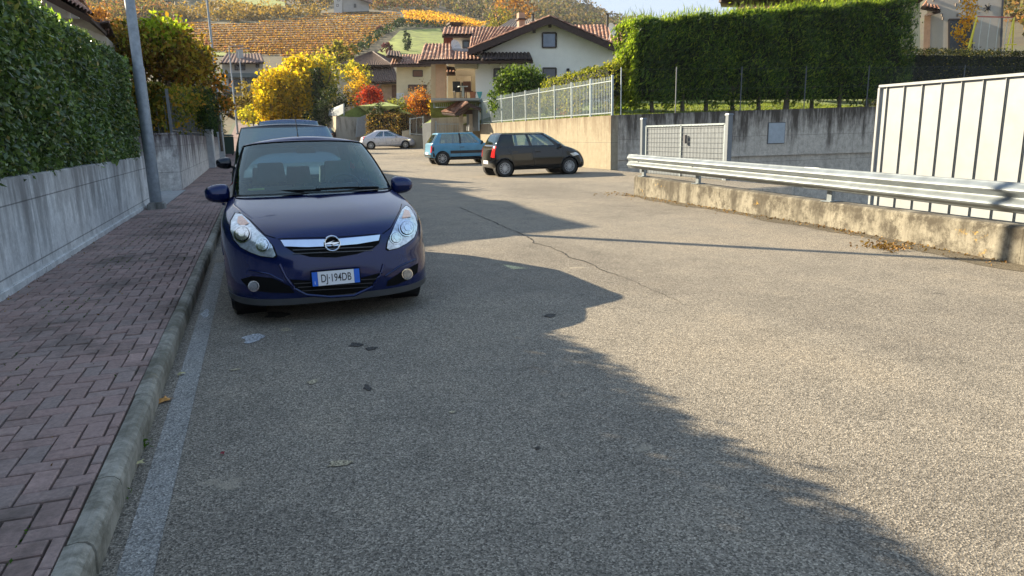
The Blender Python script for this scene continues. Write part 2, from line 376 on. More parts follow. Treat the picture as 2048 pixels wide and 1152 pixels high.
def fill2d(poly, step):
    """triangulated polygon with inner points"""
    bl = []
    n = len(poly)
    for i in range(n):
        a, b_ = Vector(poly[i]), Vector(poly[(i+1) % n]); k = max(1, int((b_-a).length/step))
        bl += [a.lerp(b_, j/k) for j in range(k)]
    xs = [p.x for p in bl]; ys = [p.y for p in bl]; ins = []
    def inside(x, y):
        r_ = False; j = len(bl)-1
        for i in range(len(bl)):
            if (bl[i].y > y) != (bl[j].y > y) and x < (bl[j].x-bl[i].x)*(y-bl[i].y)/(bl[j].y-bl[i].y)+bl[i].x: r_ = not r_
            j = i
        return r_
    nx = int((max(xs)-min(xs))/step); ny = int((max(ys)-min(ys))/step)
    for i in range(1, nx+1):
        for j in range(1, ny+1):
            x, y = min(xs)+i*step, min(ys)+j*step
            if inside(x, y) and min((Vector((x, y))-b_).length for b_ in bl) > step*.45: ins.append(Vector((x, y)))
    pts = bl+ins; r_ = geometry.delaunay_2d_cdt(pts, [], [list(range(len(bl)))], 1, 1e-6)
    return [tuple(v) for v in r_[0]], [tuple(f) for f in r_[2]]
def decal(bvh, poly, step, cast, off, name, mat, parent, thick=0):
    """a thin trim piece lying on the bodywork: cast(u, v) -> (origin, direction)"""
    vs, fs = fill2d(poly, step); out = []; last = None
    for v in vs:
        o, d = cast(*v); d = d.normalized(); h, nn, _, dist = bvh.ray_cast(o, d)
        if h is None:
            h, nn, _, dist = bvh.find_nearest(o+d*(last or 1))
        last = (h-o).length
        if nn.dot(d) > 0: nn = -nn
        out.append(h+nn*off)
    mb = MB(); mb.add(out, fs); o = mb.build(name, mat, parent, True); return o
def cast_side(s): return lambda u, v: (Vector((s*3, u, v)), Vector((-s, 0, 0)))
def cast_front(u, v): return (Vector((u, -3, v)), Vector((0, 1, 0)))
def cast_rear(u, v): return (Vector((u, 9, v)), Vector((0, -1, 0)))
def strip(a, b_, wd):
    a, b_ = Vector(a), Vector(b_); d = (b_-a).normalized(); n_ = Vector((-d.y, d.x))*wd/2
    return [tuple(a-n_), tuple(b_-n_), tuple(b_+n_), tuple(a+n_)]
def car(name, label, loc, rz, S, group=None):
    """front at local y = 0, driving towards -y; S holds the shape"""
    t = thing(name, label, 'car', loc, rz, group); pm = S['paint']
    rows = catmull(S['rings'], 4); rings = [full(ring(r_)) for r_ in rows]; n = len(rings[0])
    V = [list(p) for r_ in rings for p in r_]; Fs = []
    wr, wy = S['wheel_r'], S['wheel_y']; ar = wr+.055
    def ins(v): 
        if abs(v[0]) < S.get('well', .45): return False
        return any(math.hypot(v[1]-y, v[2]-wr) < ar for y in wy)
    inn = [ins(v) for v in V]
    for j in range(len(rings)-1):
        for i in range(n):
            q = (j*n+i, j*n+(i+1) % n, (j+1)*n+(i+1) % n, (j+1)*n+i)
            if not all(inn[k] for k in q): Fs.append(q)
    for k, v in enumerate(V):
        if inn[k]:
            for y in wy:
                d = math.hypot(v[1]-y, v[2]-wr)
                if d < ar: v[1] = y+(v[1]-y)*ar/max(d, 1e-4); v[2] = wr+(v[2]-wr)*ar/max(d, 1e-4)
    body = MB(); body.add(V, Fs)
    belt = rings[-1]; roof_r = full(ring(S['roof_ring']))
    # greenhouse: strips between belt ring and roof ring
    bulge = S.get('bulge', .02)
    def GH(idx, tt):
        i0 = int(math.floor(idx)) % n; i1 = (i0+1) % n; f_ = idx-math.floor(idx)
        a = Vector(belt[i0]).lerp(Vector(belt[i1]), f_); b_ = Vector(roof_r[i0]).lerp(Vector(roof_r[i1]), f_)
        p = a.lerp(b_, tt); o = bulge*4*tt*(1-tt); c = Vector((p.x, p.y-S['mid'], 0)); c = c.normalized() if c.length > 0 else c
        return p+c*o+Vector((0, 0, o*.3))
    half = n//2
    def gstrip(mb, b0, t0, b1, t1, lo_, hi, nu=10, nv=6, off=0):
        def fn(u, v):
            tt = lo_+(hi-lo_)*v; return GH(b0+(b1-b0)*u+(t0-b0)*(1-u)*tt+(t1-b1)*u*tt, tt)+Vector((0, 0, 0))
        mb.grid(fn, nu, nv)
    roof = MB(); gb = MB(); wins = []
    for (b0, t0, b1, t1, kind) in S['strips']:
        for sgn in (1, -1):
            if sgn < 0 and kind in ('screen', 'rear'): continue
            q = (b0, t0, b1, t1) if sgn > 0 else (n-b0, n-t0, n-b1, n-t1)
            if kind == 'screen': q = (-b1, -t1, b1, t1)
            if kind == 'rear': q = (b0, t0, n-b0, n-t0)
            if kind == 'pillar': gstrip(gb, *q, 0, 1)
            elif kind == 'black': wins.append(('pillar_trim', q, 0, 1))
            else:
                lo_, hi = {'screen': (.0, .96), 'rear': (.06, .92), 'side': (.03, .93)}[kind]
                wins.append(({'screen': 'windscreen', 'rear': 'rear_window', 'side': 'side_window'}[kind], q, lo_, hi))
                nu = 30 if kind != 'side' else 8
                gstrip(gb, *q, hi, 1, nu, 1)
                if lo_ > 0: gstrip(gb, *q, 0, lo_, nu, 1)
    cr = S.get('crown', .07); k0 = len(gb.v); hn = half+1; NC = 10
    for i in range(hn):
        x, y, z = roof_r[i]; wmax = S['roof_ring'][2]
        for j in range(NC+1):
            f_ = 1-2*j/NC; xx = x*f_; e = 1-(xx/wmax)**2 if wmax else 0; e0 = 1-(x/wmax)**2
            lng = math.sin(math.pi*min(1, max(0, i/half)))**.5 if 0 < i < half else 0
            gb.v.append((xx, y, z+cr*(e-e0)))
    for i in range(hn-1):
        for j in range(NC): gb.f.append((k0+i*(NC+1)+j, k0+(i+1)*(NC+1)+j, k0+(i+1)*(NC+1)+j+1, k0+i*(NC+1)+j+1))
    bv = bvh_of(body); allb = MB(); allb.add(body.v, body.f); allb.add(gb.v, gb.f); bva = bvh_of(allb)
    # wheel arch lips
    for sx in (1, -1):
        for y in wy:
            pts = []
            for k in range(25):
                a = math.pi*(-.06+1.12*k/24); py, pz = y+ar*math.cos(a), wr+ar*math.sin(a)
                if pz < rows[0][3]: continue
                h, nn, _, _ = bv.ray_cast(Vector((sx*3, y+(ar+.02)*math.cos(a), wr+(ar+.02)*math.sin(a))), Vector((-sx, 0, 0)))
                if h: pts.append((h.x-sx*.008, py, pz))
            if len(pts) > 3: body.tube(pts, .016, 6)
    bo = body.build('body', pm, t, True)
    gb.build('roof', pm, t, True)
    dm = plain('car_interior', (.06, .062, .07), .8, 0, .2, 8)
    liner = MB()
    for sx in (1, -1):
        for y in wy: liner.lathe([(-.24, .02), (-.24, ar+.0), (.0, ar+.0)] if sx > 0 else [(.24, .02), (.24, ar), (0, ar)], (sx*(S['rings'][2][2]-.045), y, wr), 'x', 24)
    zb = S['rings'][-1][3]-.06
    liner.add([(x*.96, (y-S['mid'])*.97+S['mid'], zb-.30) for x, y, z in belt], [tuple(range(n))])
    liner.grid(lambda u, v: (0.96*(belt[int(v*half)][0])*(1-2*u), belt[int(v*half)][1]*.995+.01, zb-.3), 2, 10)
    liner.box((0, (rows[0][0]+rows[0][4])/2, .24), (1.2, rows[0][4]-rows[0][0]-.4, .06))
    liner.build('underbody', BLACK(), t)
    gm = S.get('glass') or glass('car_glass')
    for nm, q, lo_, hi in wins:
        mb = MB(); gstrip(mb, *q, lo_+.002, hi-.002, 34 if nm in ('windscreen', 'rear_window') else 10, 10)
        mb.build(nm, gm if nm != 'pillar_trim' else BLACK(), t, True)
    # dashboard, seats, steering wheel
    yd = S['rings'][-1][0]; y1 = S['roof_ring'][0]; zb2 = S['rings'][-1][3]
    wI = S['rings'][-1][2]-.07
    mb = MB(); mb.grid(lambda u, v: (wI*(2*u-1)*(.80+.2*min(1, v*2)), yd+.06+v*.60, zb2+.01-.10*v**2+.02*math.cos(2.2*(2*u-1))), 12, 6); mb.build('dashboard', dm, t, True)
    def seat(x, y, wd, zt, hr=True):
        mb = MB(); mb.box((x, y+.05, .42), (wd, .5, .16)); mb.box((x, y+.36, (.42+zt)/2), (wd, .13, zt-.40), 0, .86)
        if hr:
            mb.box((x-.06, y+.39, zt+.05), (.015, .015, .12)); mb.box((x+.06, y+.39, zt+.05), (.015, .015, .12))
            mb.box((x, y+.38, zt+.15), (.29, .12, .20), 0, .85)
        mb.build('seat', dm, t, True, .03)
    zst = S['roof_ring'][3]-.42
    yfs = y1-.02
    for sx in (-.34, .34): seat(sx, yfs, .46, zst); 
    for sx in (-.38, 0, .38): seat(sx, yfs+.92, .40, zst-.08)
    if S.get('steer', True):
        mb = MB(); c0 = Vector((S.get('steer_x', .34), yd+.80, zb2-.03)); pts = []
        for k in range(25):
            a = 2*math.pi*k/24; pts.append(c0+Vector((.185*math.cos(a), .07*math.sin(a), .17*math.sin(a))))
        mb.tube(pts, .014, 6, False); mb.bar(c0-Vector((.17, 0, 0)), c0+Vector((.17, 0, 0)), .03, .03); mb.build('steering_wheel', BLACK(), t, True)
    tw = S.get('track', S['rings'][2][2]-.105)
    for y in wy:
        for sx in (1, -1): wheel(t, sx*tw, y, wr, S.get('rim', 'cover'), .18, sx)
    # wing mirrors
    for sx in (1, -1):
        mx, my, mz = S['mirror']; mo = empty('wing_mirror', (sx*mx, my, mz)); mo.parent = t
        mb = MB(); 
        def mf(u, v):
            a, b_ = 2*math.pi*u, math.pi*v
            q = abs(math.sin(b_))**.6; return (sx*(.108*math.copysign(abs(math.cos(b_))**.8, math.cos(b_))+.02), -.05*q*math.cos(a)*(1.5 if math.cos(a) > 0 else .6), .085*q*math.copysign(abs(math.sin(a))**.8, math.sin(a))*(1-.2*math.cos(b_)))
        mb.grid(mf, 16, 10); mb.build('housing', S.get('mirror_mat', pm), mo, True)
        mb = MB(); mb.bar((sx*-.02, .0, -.03), (sx*-.16, .03, -.09), .05, .035); mb.build('bracket', BLACK(), mo)
        mb = MB(); mb.grid(lambda u, v: (sx*(.02+.085*(2*u-1)), .036, .055*(2*v-1)*(1-.2*u)), 2, 2); mb.build('mirror_glass', plain('mirror_glass', (.8, .8, .8), .03, 1, 0), mo)
    # door shut lines, handles, tail lamps, plates
    for sx in (1, -1):
        for a, b_ in S.get('lines', []):
            decal(bv, strip(a, b_, .010), .09, cast_side(sx), .003, 'shut_line', BLACK(), t)
        for y, z in S.get('handles', []):
            h, nn, _, _ = bv.ray_cast(Vector((sx*3, y, z)), Vector((-sx, 0, 0)))
            if h: mb = MB(); mb.box((h.x+sx*.012, y, z), (.03, .19, .026)); mb.build('door_handle', S.get('handle_mat', pm), t, True, .006)
        for poly, nm, mt in S.get('side_decals', []): decal(bv, poly, .08, cast_side(sx), .006, nm, mt, t)
        for poly, nm, mt in S.get('rear_pairs', []): decal(bva, [(sx*u, v) for u, v in poly], .04, cast_rear, .008, nm, mt, t)
        for poly, nm, mt in S.get('front_pairs', []): decal(bv, [(sx*u, v) for u, v in poly], .04, cast_front, .008, nm, mt, t)
    for poly, nm, mt in S.get('rear_decals', []): decal(bva, poly, .06, cast_rear, .010, nm, mt, t)
    for poly, nm, mt in S.get('front_decals', []): decal(bv, poly, .05, cast_front, .010, nm, mt, t)
    return t, bv

I0, I1 = NF, NF+NS      # ring index where the side begins and ends
RED = lambda: plain('tail_lamp_red', (.55, .02, .02), .15, 0, .25, 30, coat=1)
LAMP = lambda: plain('lamp_silver', (.62, .66, .70), .12, .7, .35, 45, coat=1)
WHITEP = lambda: plain('plate_white', (.75, .76, .78), .4, 0, .03)

# small hatchback, dark blue (the nearest car)
navy = paint('navy_paint', (.003, .011, .072), .3, .2)
corsa_S = dict(paint=navy, wheel_r=.305, wheel_y=(.80, 3.31), mid=2.1, rim='cover', glass=glass('screen_glass', (.66, .86, .86), .97, mn=.05), crown=.075,
    #        yf    zf    w    zs   yr   zr   af   nf   ar   nr
    rings=[(.12, .15, .77, .17, 3.86, .20, .56, 3.0, .4, 3),
           (.03, .19, .818, .21, 3.95, .24, .62, 3.1, .4, 3),
           (.00, .30, .828, .34, 3.99, .36, .62, 2.9, .4, 3),
           (.00, .42, .832, .50, 4.00, .52, .62, 2.6, .4, 3),
           (.015, .53, .836, .66, 3.98, .66, .64, 2.5, .4, 3),
           (.05, .63, .832, .76, 3.95, .76, .70, 2.45, .4, 3),
           (.10, .70, .812, .825, 3.93, .84, .76, 2.4, .4, 3),
           (.20, .765, .790, .87, 3.90, .90, .82, 2.3, .4, 3),
           (.42, .845, .770, .90, 3.88, .93, .78, 2.3, .35, 3),
           (.68, .905, .750, .92, 3.86, .95, .66, 2.5, .32, 3),
           (.95, .955, .735, .935, 3.84, .96, .52, 2.9, .3, 3)],
    roof_ring=(1.88, 1.43, .59, 1.37, 3.50, 1.36, .26, 2.7, .25, 3.0),
    strips=[(0, 0, I0-2.6, I0-2.6, 'screen'), (I0-2.6, I0-2.6, I0+1.5, I0+1.5, 'pillar'), (I0+1.5, I0+1.5, I0+29, I0+27, 'side'), (I0+29, I0+27, I0+32, I0+30, 'black'),
            (I0+32, I0+30, I1-8, I1-4, 'side'), (I1-8, I1-4, I1+7, I1+7, 'pillar'), (I1+7, I1+7, 0, 0, 'rear')],
    mirror=(.835, 1.42, .965), lines=[((1.22, .35), (1.18, .90)), ((2.45, .35), (2.55, .92))], handles=[(2.32, .80)],
    rear_pairs=[([(.58, .75), (.80, .75), (.74, 1.15), (.62, 1.15)], 'tail_lamp', RED())])

# ---------------------------------------------------------------- the street
road_m = asphalt('road_asphalt', (.200, .176, .142))
def ground_grid(name, x0, x1, y0, y1, zf, mat, nx=4, ny=60, label=None):
    mb = MB(); mb.grid(lambda u, v: (x0+(x1-x0)*u, y0+(y1-y0)*v, zf(x0+(x1-x0)*u, y0+(y1-y0)*v)), nx, ny)
    return tag(mb.build(name, mat, None, True), kind='structure')
gdirt = plain('garden_soil', (.10, .085, .05), .95, 0, .4, 3, bumps=.6)
mb = MB(); mb.box((0, 0, -3.2), (3000, 3000, .2)); tag(mb.build('ground', gdirt), kind='structure')
ground_grid('road', -.652, 8.05, -12, 60, lambda x, y: G(y), road_m, 4, 72)
ground_grid('road_far', -.652, 12.4, 60, 122, lambda x, y: G(y), road_m, 4, 40)
ground_grid('driveway_apron', 8.05, 12.5, 14.25, 60, lambda x, y: G(y)-.004 if x > 8.1 else G(y), road_m, 4, 50)
wm = asphalt('worn_white_line', (.22, .21, .19), white=.2)
ground_grid('parking_line', -.585, -.465, -1.5, 9, lambda x, y: G(y)+.004, wm, 1, 20)
if False: ground_grid('gutter_strip', -.652, -.60, -2, 22, lambda x, y: G(y)+.003, plain('gutter_grime', (.055, .05, .042), .95, 0, .4, 30), 1, 30)
# right-hand edge of the road: the ground is dusty beside the parapet
# pavement: real blocks laid in herringbone on a mossy bed
KX = -.652
mb = MB(); mb.grid(lambda u, v: (-2.6+(2.6-.735)*u, -4+126*v, G(-4+126*v)+.108), 2, 120)
tag(mb.build('paving_bed', plain('mossy_joint', (.05, .065, .028), .95, 0, .5, 25)), kind='structure')
U = .099; mb = MB(); gp = .005
def brick(x0, x1, y0, y1):
    x0, x1 = max(x0, -2.24), min(x1, -.732)
    if x1-x0 < .02: return
    z = G((y0+y1)/2)+.13+random.uniform(-.004, .004); g = gp; c = .005
    a, b_, d, e = x0+g, x1-g, y0+g, y1-g; tl = [random.uniform(-.002, .002) for _ in range(4)]
    vs = [(a, d, z-.03), (b_, d, z-.03), (b_, e, z-.03), (a, e, z-.03), (a, d, z-c), (b_, d, z-c), (b_, e, z-c), (a, e, z-c),
          (a+c, d+c, z+tl[0]), (b_-c, d+c, z+tl[1]), (b_-c, e-c, z+tl[2]), (a+c, e-c, z+tl[3])]
    mb.add(vs, [(8, 9, 10, 11), (4, 5, 9, 8), (5, 6, 10, 9), (6, 7, 11, 10), (7, 4, 8, 11), (0, 1, 5, 4), (1, 2, 6, 5), (2, 3, 7, 6), (3, 0, 4, 7)])
nx, ny0, ny1 = int(1.6/U)+2, int(-1/U), int(44/U)
for i in range(-2, nx):
    for j in range(ny0, ny1):
        q = (i-j) % 4; x = -2.27+i*U; y = j*U
        if q == 0: brick(x, x+2*U, y, y+U)
        elif q == 3: brick(x, x+U, y, y+2*U)
pv = islandmat('paving_blocks', [(0, (.26, .185, .16)), (.35, (.33, .225, .195)), (.7, (.28, .215, .19)), (1, (.38, .26, .225))], .85, 38, .75)
tag(mb.build('pavement', pv), kind='structure')
# far pavement, too distant to show its blocks, and the concrete slab in the gateway
ground_grid('pavement_far', -2.2, -.8, 44, 120, lambda x, y: G(y)+.13, plain('far_paving', (.16, .095, .085), .9, 0, .25, 5), 2, 40)
mb = MB(); mb.box((-2.33, 18.6, .085), (.9, 4.6, .11)); tag(mb.build('gateway_slab', plain('slab', (.30, .30, .29), .9, 0, .2, 10)), kind='structure')
# kerb stones
km = concrete('kerb_concrete', (.36, .335, .28), (.10, .092, .065), .9, .12, mottle=.75)
mb = MB(); y = -3.0
while y < 118:
    L_ = .5 if y < 3 else 1.0; o = random.uniform(-.004, .004); g = .004
    prof = [(-.727, -.05), (-.727, .129), (-.690, .134), (-.665, .129), (-.648, .112), (-.642, .085), (-.650, -.05)]
    a = [(x+o, y+g, z+G(y)) for x, z in prof]; b_ = [(x+o, y+L_-g, z+G(y+L_)) for x, z in prof]; n = len(prof)
    mb.add(a+b_, [tuple(range(n)), tuple(range(2*n-1, n-1, -1))]+[(i, i+n, (i+1) % n+n, (i+1) % n) for i in range(n)]); y += L_
tag(mb.build('kerb', km), kind='structure')
# crack in the road
mb = MB(); pts = [PZ(*p) for p in [(920, 415), (950, 428), (985, 443), (1015, 457), (1040, 466), (1062, 478), (1068, 486), (1100, 494), (1130, 508), (1142, 517), (1170, 523), (1210, 543), (1262, 560), (1310, 583), (1345, 598), (1380, 615), (1405, 629), (1418, 638)]]
fine = []
for a, b_ in zip(pts[:-1], pts[1:]):
    k = max(2, int((b_-a).length/.07))
    fine += [a.lerp(b_, i/k)+Vector((random.uniform(-.014, .014), random.uniform(-.014, .014), 0)) for i in range(k)]
for i in range(len(fine)-1):
    d = (fine[i+1]-fine[i]).normalized(); nrm = Vector((-d.y, d.x, 0)); wv = (.005+.010*abs(math.sin(i*.37)*math.sin(i*.11+1)))*min(1, (len(fine)-i)/(len(fine)*.35))
    mb.add([tuple(fine[i]-nrm*wv+Vector((0, 0, .004))), tuple(fine[i+1]-nrm*wv+Vector((0, 0, .004))), tuple(fine[i+1]+nrm*wv+Vector((0, 0, .004))), tuple(fine[i]+nrm*wv+Vector((0, 0, .004)))], [(0, 1, 2, 3)])
tag(mb.build('road_crack', plain('crack_tar', (.022, .018, .015), .9)), kind='structure')
# stains on the road
def blot(name, px, py, rx, ry, mat, z=.005):
    c = PZ(px, py); mb = MB(); n = 22; ph = random.random()*9
    vs = [(c.x, c.y, G(c.y)+z)]+[(c.x+rx*math.cos(t)*(1+.25*math.sin(3*t+ph)+.15*math.sin(7*t+ph)), c.y+ry*math.sin(t)*(1+.25*math.sin(2*t+ph)), G(c.y)+z) for t in np.linspace(0, 2*math.pi, n+1)[:-1]]
    mb.add(vs, [(0, i+1, (i+1) % n+1) for i in range(n)]); return tag(mb.build(name, mat), kind='structure')
oil = asphalt('oily_asphalt', (.06, .055, .05)); mud = asphalt('muddy_asphalt', (.30, .26, .18)); pale = asphalt('chalky_asphalt', (.36, .37, .38))
for px, py, rx, ry, mt in ((712, 690, .045, .05, oil), (742, 698, .04, .04, oil), (1075, 897, .014, .014, oil), (735, 776, .02, .05, oil), (553, 630, .09, .13, oil), (678, 928, .05, .035, mud),
                           (625, 765, .03, .04, mud), (505, 678, .07, .14, pale), (905, 825, .02, .015, mud), (572, 660, .04, .05, mud), (470, 740, .035, .02, mud), (411, 628, .03, .14, pale), (1100, 632, .05, .05, oil)):
    blot('road_stain', px, py, rx, ry, mt)

# ---------------------------------------------------------------- left side: retaining wall, hedge, lamp posts, gardens
cw = concrete('left_wall_concrete', (.80, .79, .76), (.22, .21, .20), .62, 0, (1, 2.45, .62, -.27), (.15, 1.15), .35)
t = thing('retaining_wall', 'long pale concrete wall below the tall laurel hedge, beside the brick pavement', 'wall', (-2.21, 6, 0))
mb = MB(); mb.box((-.15, .55, .56), (.30, 21, 1.16)); mb.box((.012, .55, .12), (.03, 21, .16)); mb.build('wall', cw, t, False, .012)
mb = MB(); mb.box((-6, 3, .5), (7.4, 30, 1.1)); tag(mb.build('left_garden', gdirt), kind='structure')
lau = leafmat('laurel_leaves', [(0, (.035, .060, .022)), (.4, (.085, .135, .045)), (.75, (.15, .22, .070)), (.93, (.24, .32, .10)), (1, (.34, .27, .09))], .3, .28, .55)
t = thing('laurel_hedge', 'tall clipped laurel hedge with glossy dark leaves above the pale concrete wall', 'hedge', (-2.7, 6, 1.1))
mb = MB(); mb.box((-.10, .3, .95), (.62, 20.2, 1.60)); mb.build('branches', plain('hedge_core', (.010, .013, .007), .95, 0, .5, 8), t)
pts = []; yy0, yy1 = -3.2, 10.6
n = 52000; u = rng.uniform(0, 1, n)**.9; Y = 10.6-u*13.8
lump = .05*np.sin(Y*2.1)+.04*np.sin(Y*5.3+1)
Z = rng.uniform(-.02, 1.93, n); X = .40+.6*lump+.03*np.sin(Z*5+Y)+rng.normal(0, .04, n)-.10*np.clip(Z-1.75, 0, 1)*4-.22*np.clip(.12-Z, 0, 1)
pts.append(np.stack([X, Y, Z], 1))
n = 18000; Y = rng.uniform(-3.2, 10.6, n); pts.append(np.stack([rng.uniform(-.45, .45, n), Y, 1.93+.03*np.sin(Y*3.1)+rng.normal(0, .03, n)], 1))
n = 1800; pts.append(np.stack([rng.uniform(-.45, .42, n), 10.62+rng.normal(0, .05, n), rng.uniform(0, 1.95, n)], 1))
leaves_at('foliage', np.concatenate(pts), .080, lau, t, .45, (.35, 0, -.55), 1.1)
n = 700; Y = rng.uniform(-3, 10.6, n); tag(leaves_at('new_shoots', np.stack([rng.uniform(-.4, .42, n), Y, 1.98+rng.exponential(.025, n)], 1), .10, leafmat('laurel_shoots', [(0, (.10, .17, .03)), (1, (.22, .30, .05))], .5), t, .4, (0, 0, 1), 1), kind='stuff')
galv = plain('galvanised_steel', (.25, .28, .31), .5, .35, .22, 9)
def lamp_post(label, x, y, hgt, r0=.10, head=True):
    t = thing('street_lamp', label, 'street lamp', (x, y, G(y)+.13), 0, 'lamp posts along the pavement')
    mb = MB(); mb.tube([(0, 0, 0), (0, 0, hgt*.32), (0, 0, hgt*.325), (0, 0, hgt*.65), (0, 0, hgt*.655), (0, 0, hgt)], [r0*1.05, r0, r0*.88, r0*.84, r0*.72, r0*.6], 16); mb.build('pole', galv, t, True)
    mb = MB(); mb.box((0, 0, .045), (.34, .46, .17), 0, .85); mb.build('footing', concrete('footing_concrete', (.30, .29, .27), (.1, .1, .09), .6), t, False, .03)
    mb = MB(); mb.tube([(0, 0, hgt-.05), (.25, 0, hgt+.12), (.9, 0, hgt+.18)], [.035, .035, .03], 8); mb.build('bracket', galv, t, True)
    mb = MB(); mb.box((1.15, 0, hgt+.17), (.62, .24, .10), 0, .7); mb.build('lamp_head', plain('lamp_head', (.2, .21, .22), .4, .3), t, True, .02)
lamp_post('nearest galvanised lamp post, standing on the brick pavement where the laurel hedge ends', -1.97, 15.6, 8.4, .105)
lamp_post('second galvanised lamp post, behind the orange leaved shrub', -2.0, 50.5, 10.2)
lamp_post('thin lamp post directly right of the green wheelie bin, third along the pavement', -1.6, 80, 8.6)
lamp_post('farthest thin lamp post in front of the far grey house', -.9, 104, 9.6)
# second plot: wall with return, railing overgrown with climbers
t = thing('garden_wall', 'streaky grey concrete wall beyond the gateway, under the railing and creepers', 'wall', (-2.0, 21.4, 0))
cw2 = concrete('streaky_concrete', (.66, .64, .61), (.09, .075, .08), 1.0, 0, (1, 2.2, .70, .1), (.3, 1.5), .4)
mb = MB(); mb.box((-.10, 8, .78), (.22, 16, 1.66)); mb.box((-.9, -.02, .78), (1.8, .22, 1.66)); mb.box((-.9, .0, 1.63), (1.9, .32, .05)); mb.build('wall', cw2, t, False, .01)
mb = MB(); mb.box((-.14, 22, .85), (.22, 9.5, 1.5)); mb.build('wall_far_section', cw2, t)
t = thing('garden_railing', 'dark metal railing half hidden by creepers on the streaky wall', 'railing', (-2.1, 21.4, 1.6))
rm_ = plain('old_railing', (.13, .14, .15), .6, .3)
mb = MB()
for k in range(60): mb.bar((0, .1+k*.2, 0), (0, .1+k*.2, 1.12), .018)
for k in range(9): mb.bar((-.1-k*.2, 0, 0), (-.1-k*.2, 0, 1.12), .018)
mb.bar((0, 0, .12), (0, 12, .12), .03); mb.bar((0, 0, 1.0), (0, 12, 1.0), .03); mb.bar((0, 0, 1.0), (-1.8, 0, 1.0), .03); mb.build('rails', rm_, t)
for k in range(5): mb = MB(); mb.box((0, k*3, .6), (.07, .07, 1.2)); mb.build('post', rm_, t)
cre = leafmat('creeper_leaves', [(0, (.05, .06, .015)), (.4, (.12, .13, .02)), (.75, (.26, .20, .03)), (1, (.36, .16, .03))], .4)
grn = leafmat('shrub_leaves', [(0, (.012, .025, .008)), (.5, (.03, .06, .015)), (.85, (.07, .12, .02)), (1, (.16, .18, .03))], .3)
t = thing('creeper_hedge', 'yellow green creeper hanging over the dark railing', 'hedge', (-2.3, 27, 1.6))
n = 9000; Y = rng.uniform(-5.6, 7, n); Z = rng.uniform(0, 1, n)**.6*(1.35+.12*np.sin(Y*1.7)); th = .22+.3*(Z/1.3)**3
keep = rng.uniform(0, 1, n) < .35+.65*(Z/1.4)**1.2
C = np.stack([.05+rng.normal(0, 1, n)*th*.6, Y, Z], 1)[keep]
n = 4500; C2 = np.stack([rng.uniform(-1.8, .1, n), -5.6+rng.normal(0, .14, n), rng.uniform(0, 1, n)**.5*1.35], 1)
leaves_at('foliage', np.concatenate([C, C2]), .13, cre, t, .6)
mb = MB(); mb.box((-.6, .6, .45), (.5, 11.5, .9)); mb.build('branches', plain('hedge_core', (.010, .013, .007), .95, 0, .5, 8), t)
aut = leafmat('autumn_rust_leaves', [(0, (.05, .05, .012)), (.3, (.15, .10, .02)), (.55, (.28, .14, .03)), (.8, (.38, .26, .04)), (1, (.26, .30, .05))], .5)
lim = leafmat('lime_leaves', [(0, (.10, .14, .015)), (.5, (.26, .32, .03)), (1, (.42, .44, .05))], .55)
c = PD(335, 165, 27); tr = tree('autumn_tree', 'rust and gold leaved tree with a lime green top, behind the railing', 'tree', (c.x, c.y, 1.0),
     [((c.x, c.y, 4.25), (1.45, 1.8, .72), 180), ((c.x+.55, c.y+1.0, 3.95), (.85, 1.2, .62), 70), ((c.x-1.1, c.y, 4.3), (.9, 1.3, .75), 70)], aut, .16, 30, .20, .13, 10, inner=.2)
cl = clumps(np.array((c.x+.05, c.y-.3, 4.78))-np.array((c.x, c.y, 1.0)), (.95, 1.2, .52), 110, 24, .12, .2); leaves_at('lime_shoots', cl, .15, lim, tr, .6, (0, 0, 1), .6)
c = PD(380, 195, 31); con = leafmat('conifer_spray', [(0, (.008, .018, .006)), (.5, (.018, .04, .010)), (.9, (.05, .09, .015)), (1, (.10, .13, .02))], .2, .6)
tree('evergreen_shrub', 'dark feathery evergreen between the creeper and the cypress hedge', 'shrub', (c.x, c.y, 1.0), [((c.x, c.y, 2.75), (.95, 1.5, .95), 150), ((c.x+.25, c.y+2, 2.9), (.6, 1.5, .8), 80)], con, .16, 30, .15, .1, 6, aspect=.22, inner=.2)
c = PD(432, 190, 36); tree('sapling', 'slender young tree with orange and green leaves beside the second lamp post', 'tree', (c.x, c.y, 1.2),
     [((c.x, c.y, 3.75), (.60, .7, .6), 40), ((c.x+.15, c.y, 3.0), (.55, .7, .5), 28), ((c.x-.35, c.y, 4.75), (.35, .4, .6), 18)], leafmat('sapling_leaves', [(0, (.03, .05, .01)), (.4, (.12, .10, .02)), (.7, (.42, .16, .02)), (1, (.55, .22, .03))], .5), .17, 12, .14, .06, 10, inner=.1)
c = PD(335, 88, 60); tree('plum_tree', 'small dark purple leaved tree behind the autumn tree', 'tree', (PD(397, 110, 60).x, PD(397, 110, 60).y, 2.5), [((PD(397, 113, 60)), (1.1, 1.1, 1.1), 70)], leafmat('plum_leaves', [(0, (.05, .012, .02)), (1, (.14, .03, .05))], .3), .2, 20, .2, .1, 6)
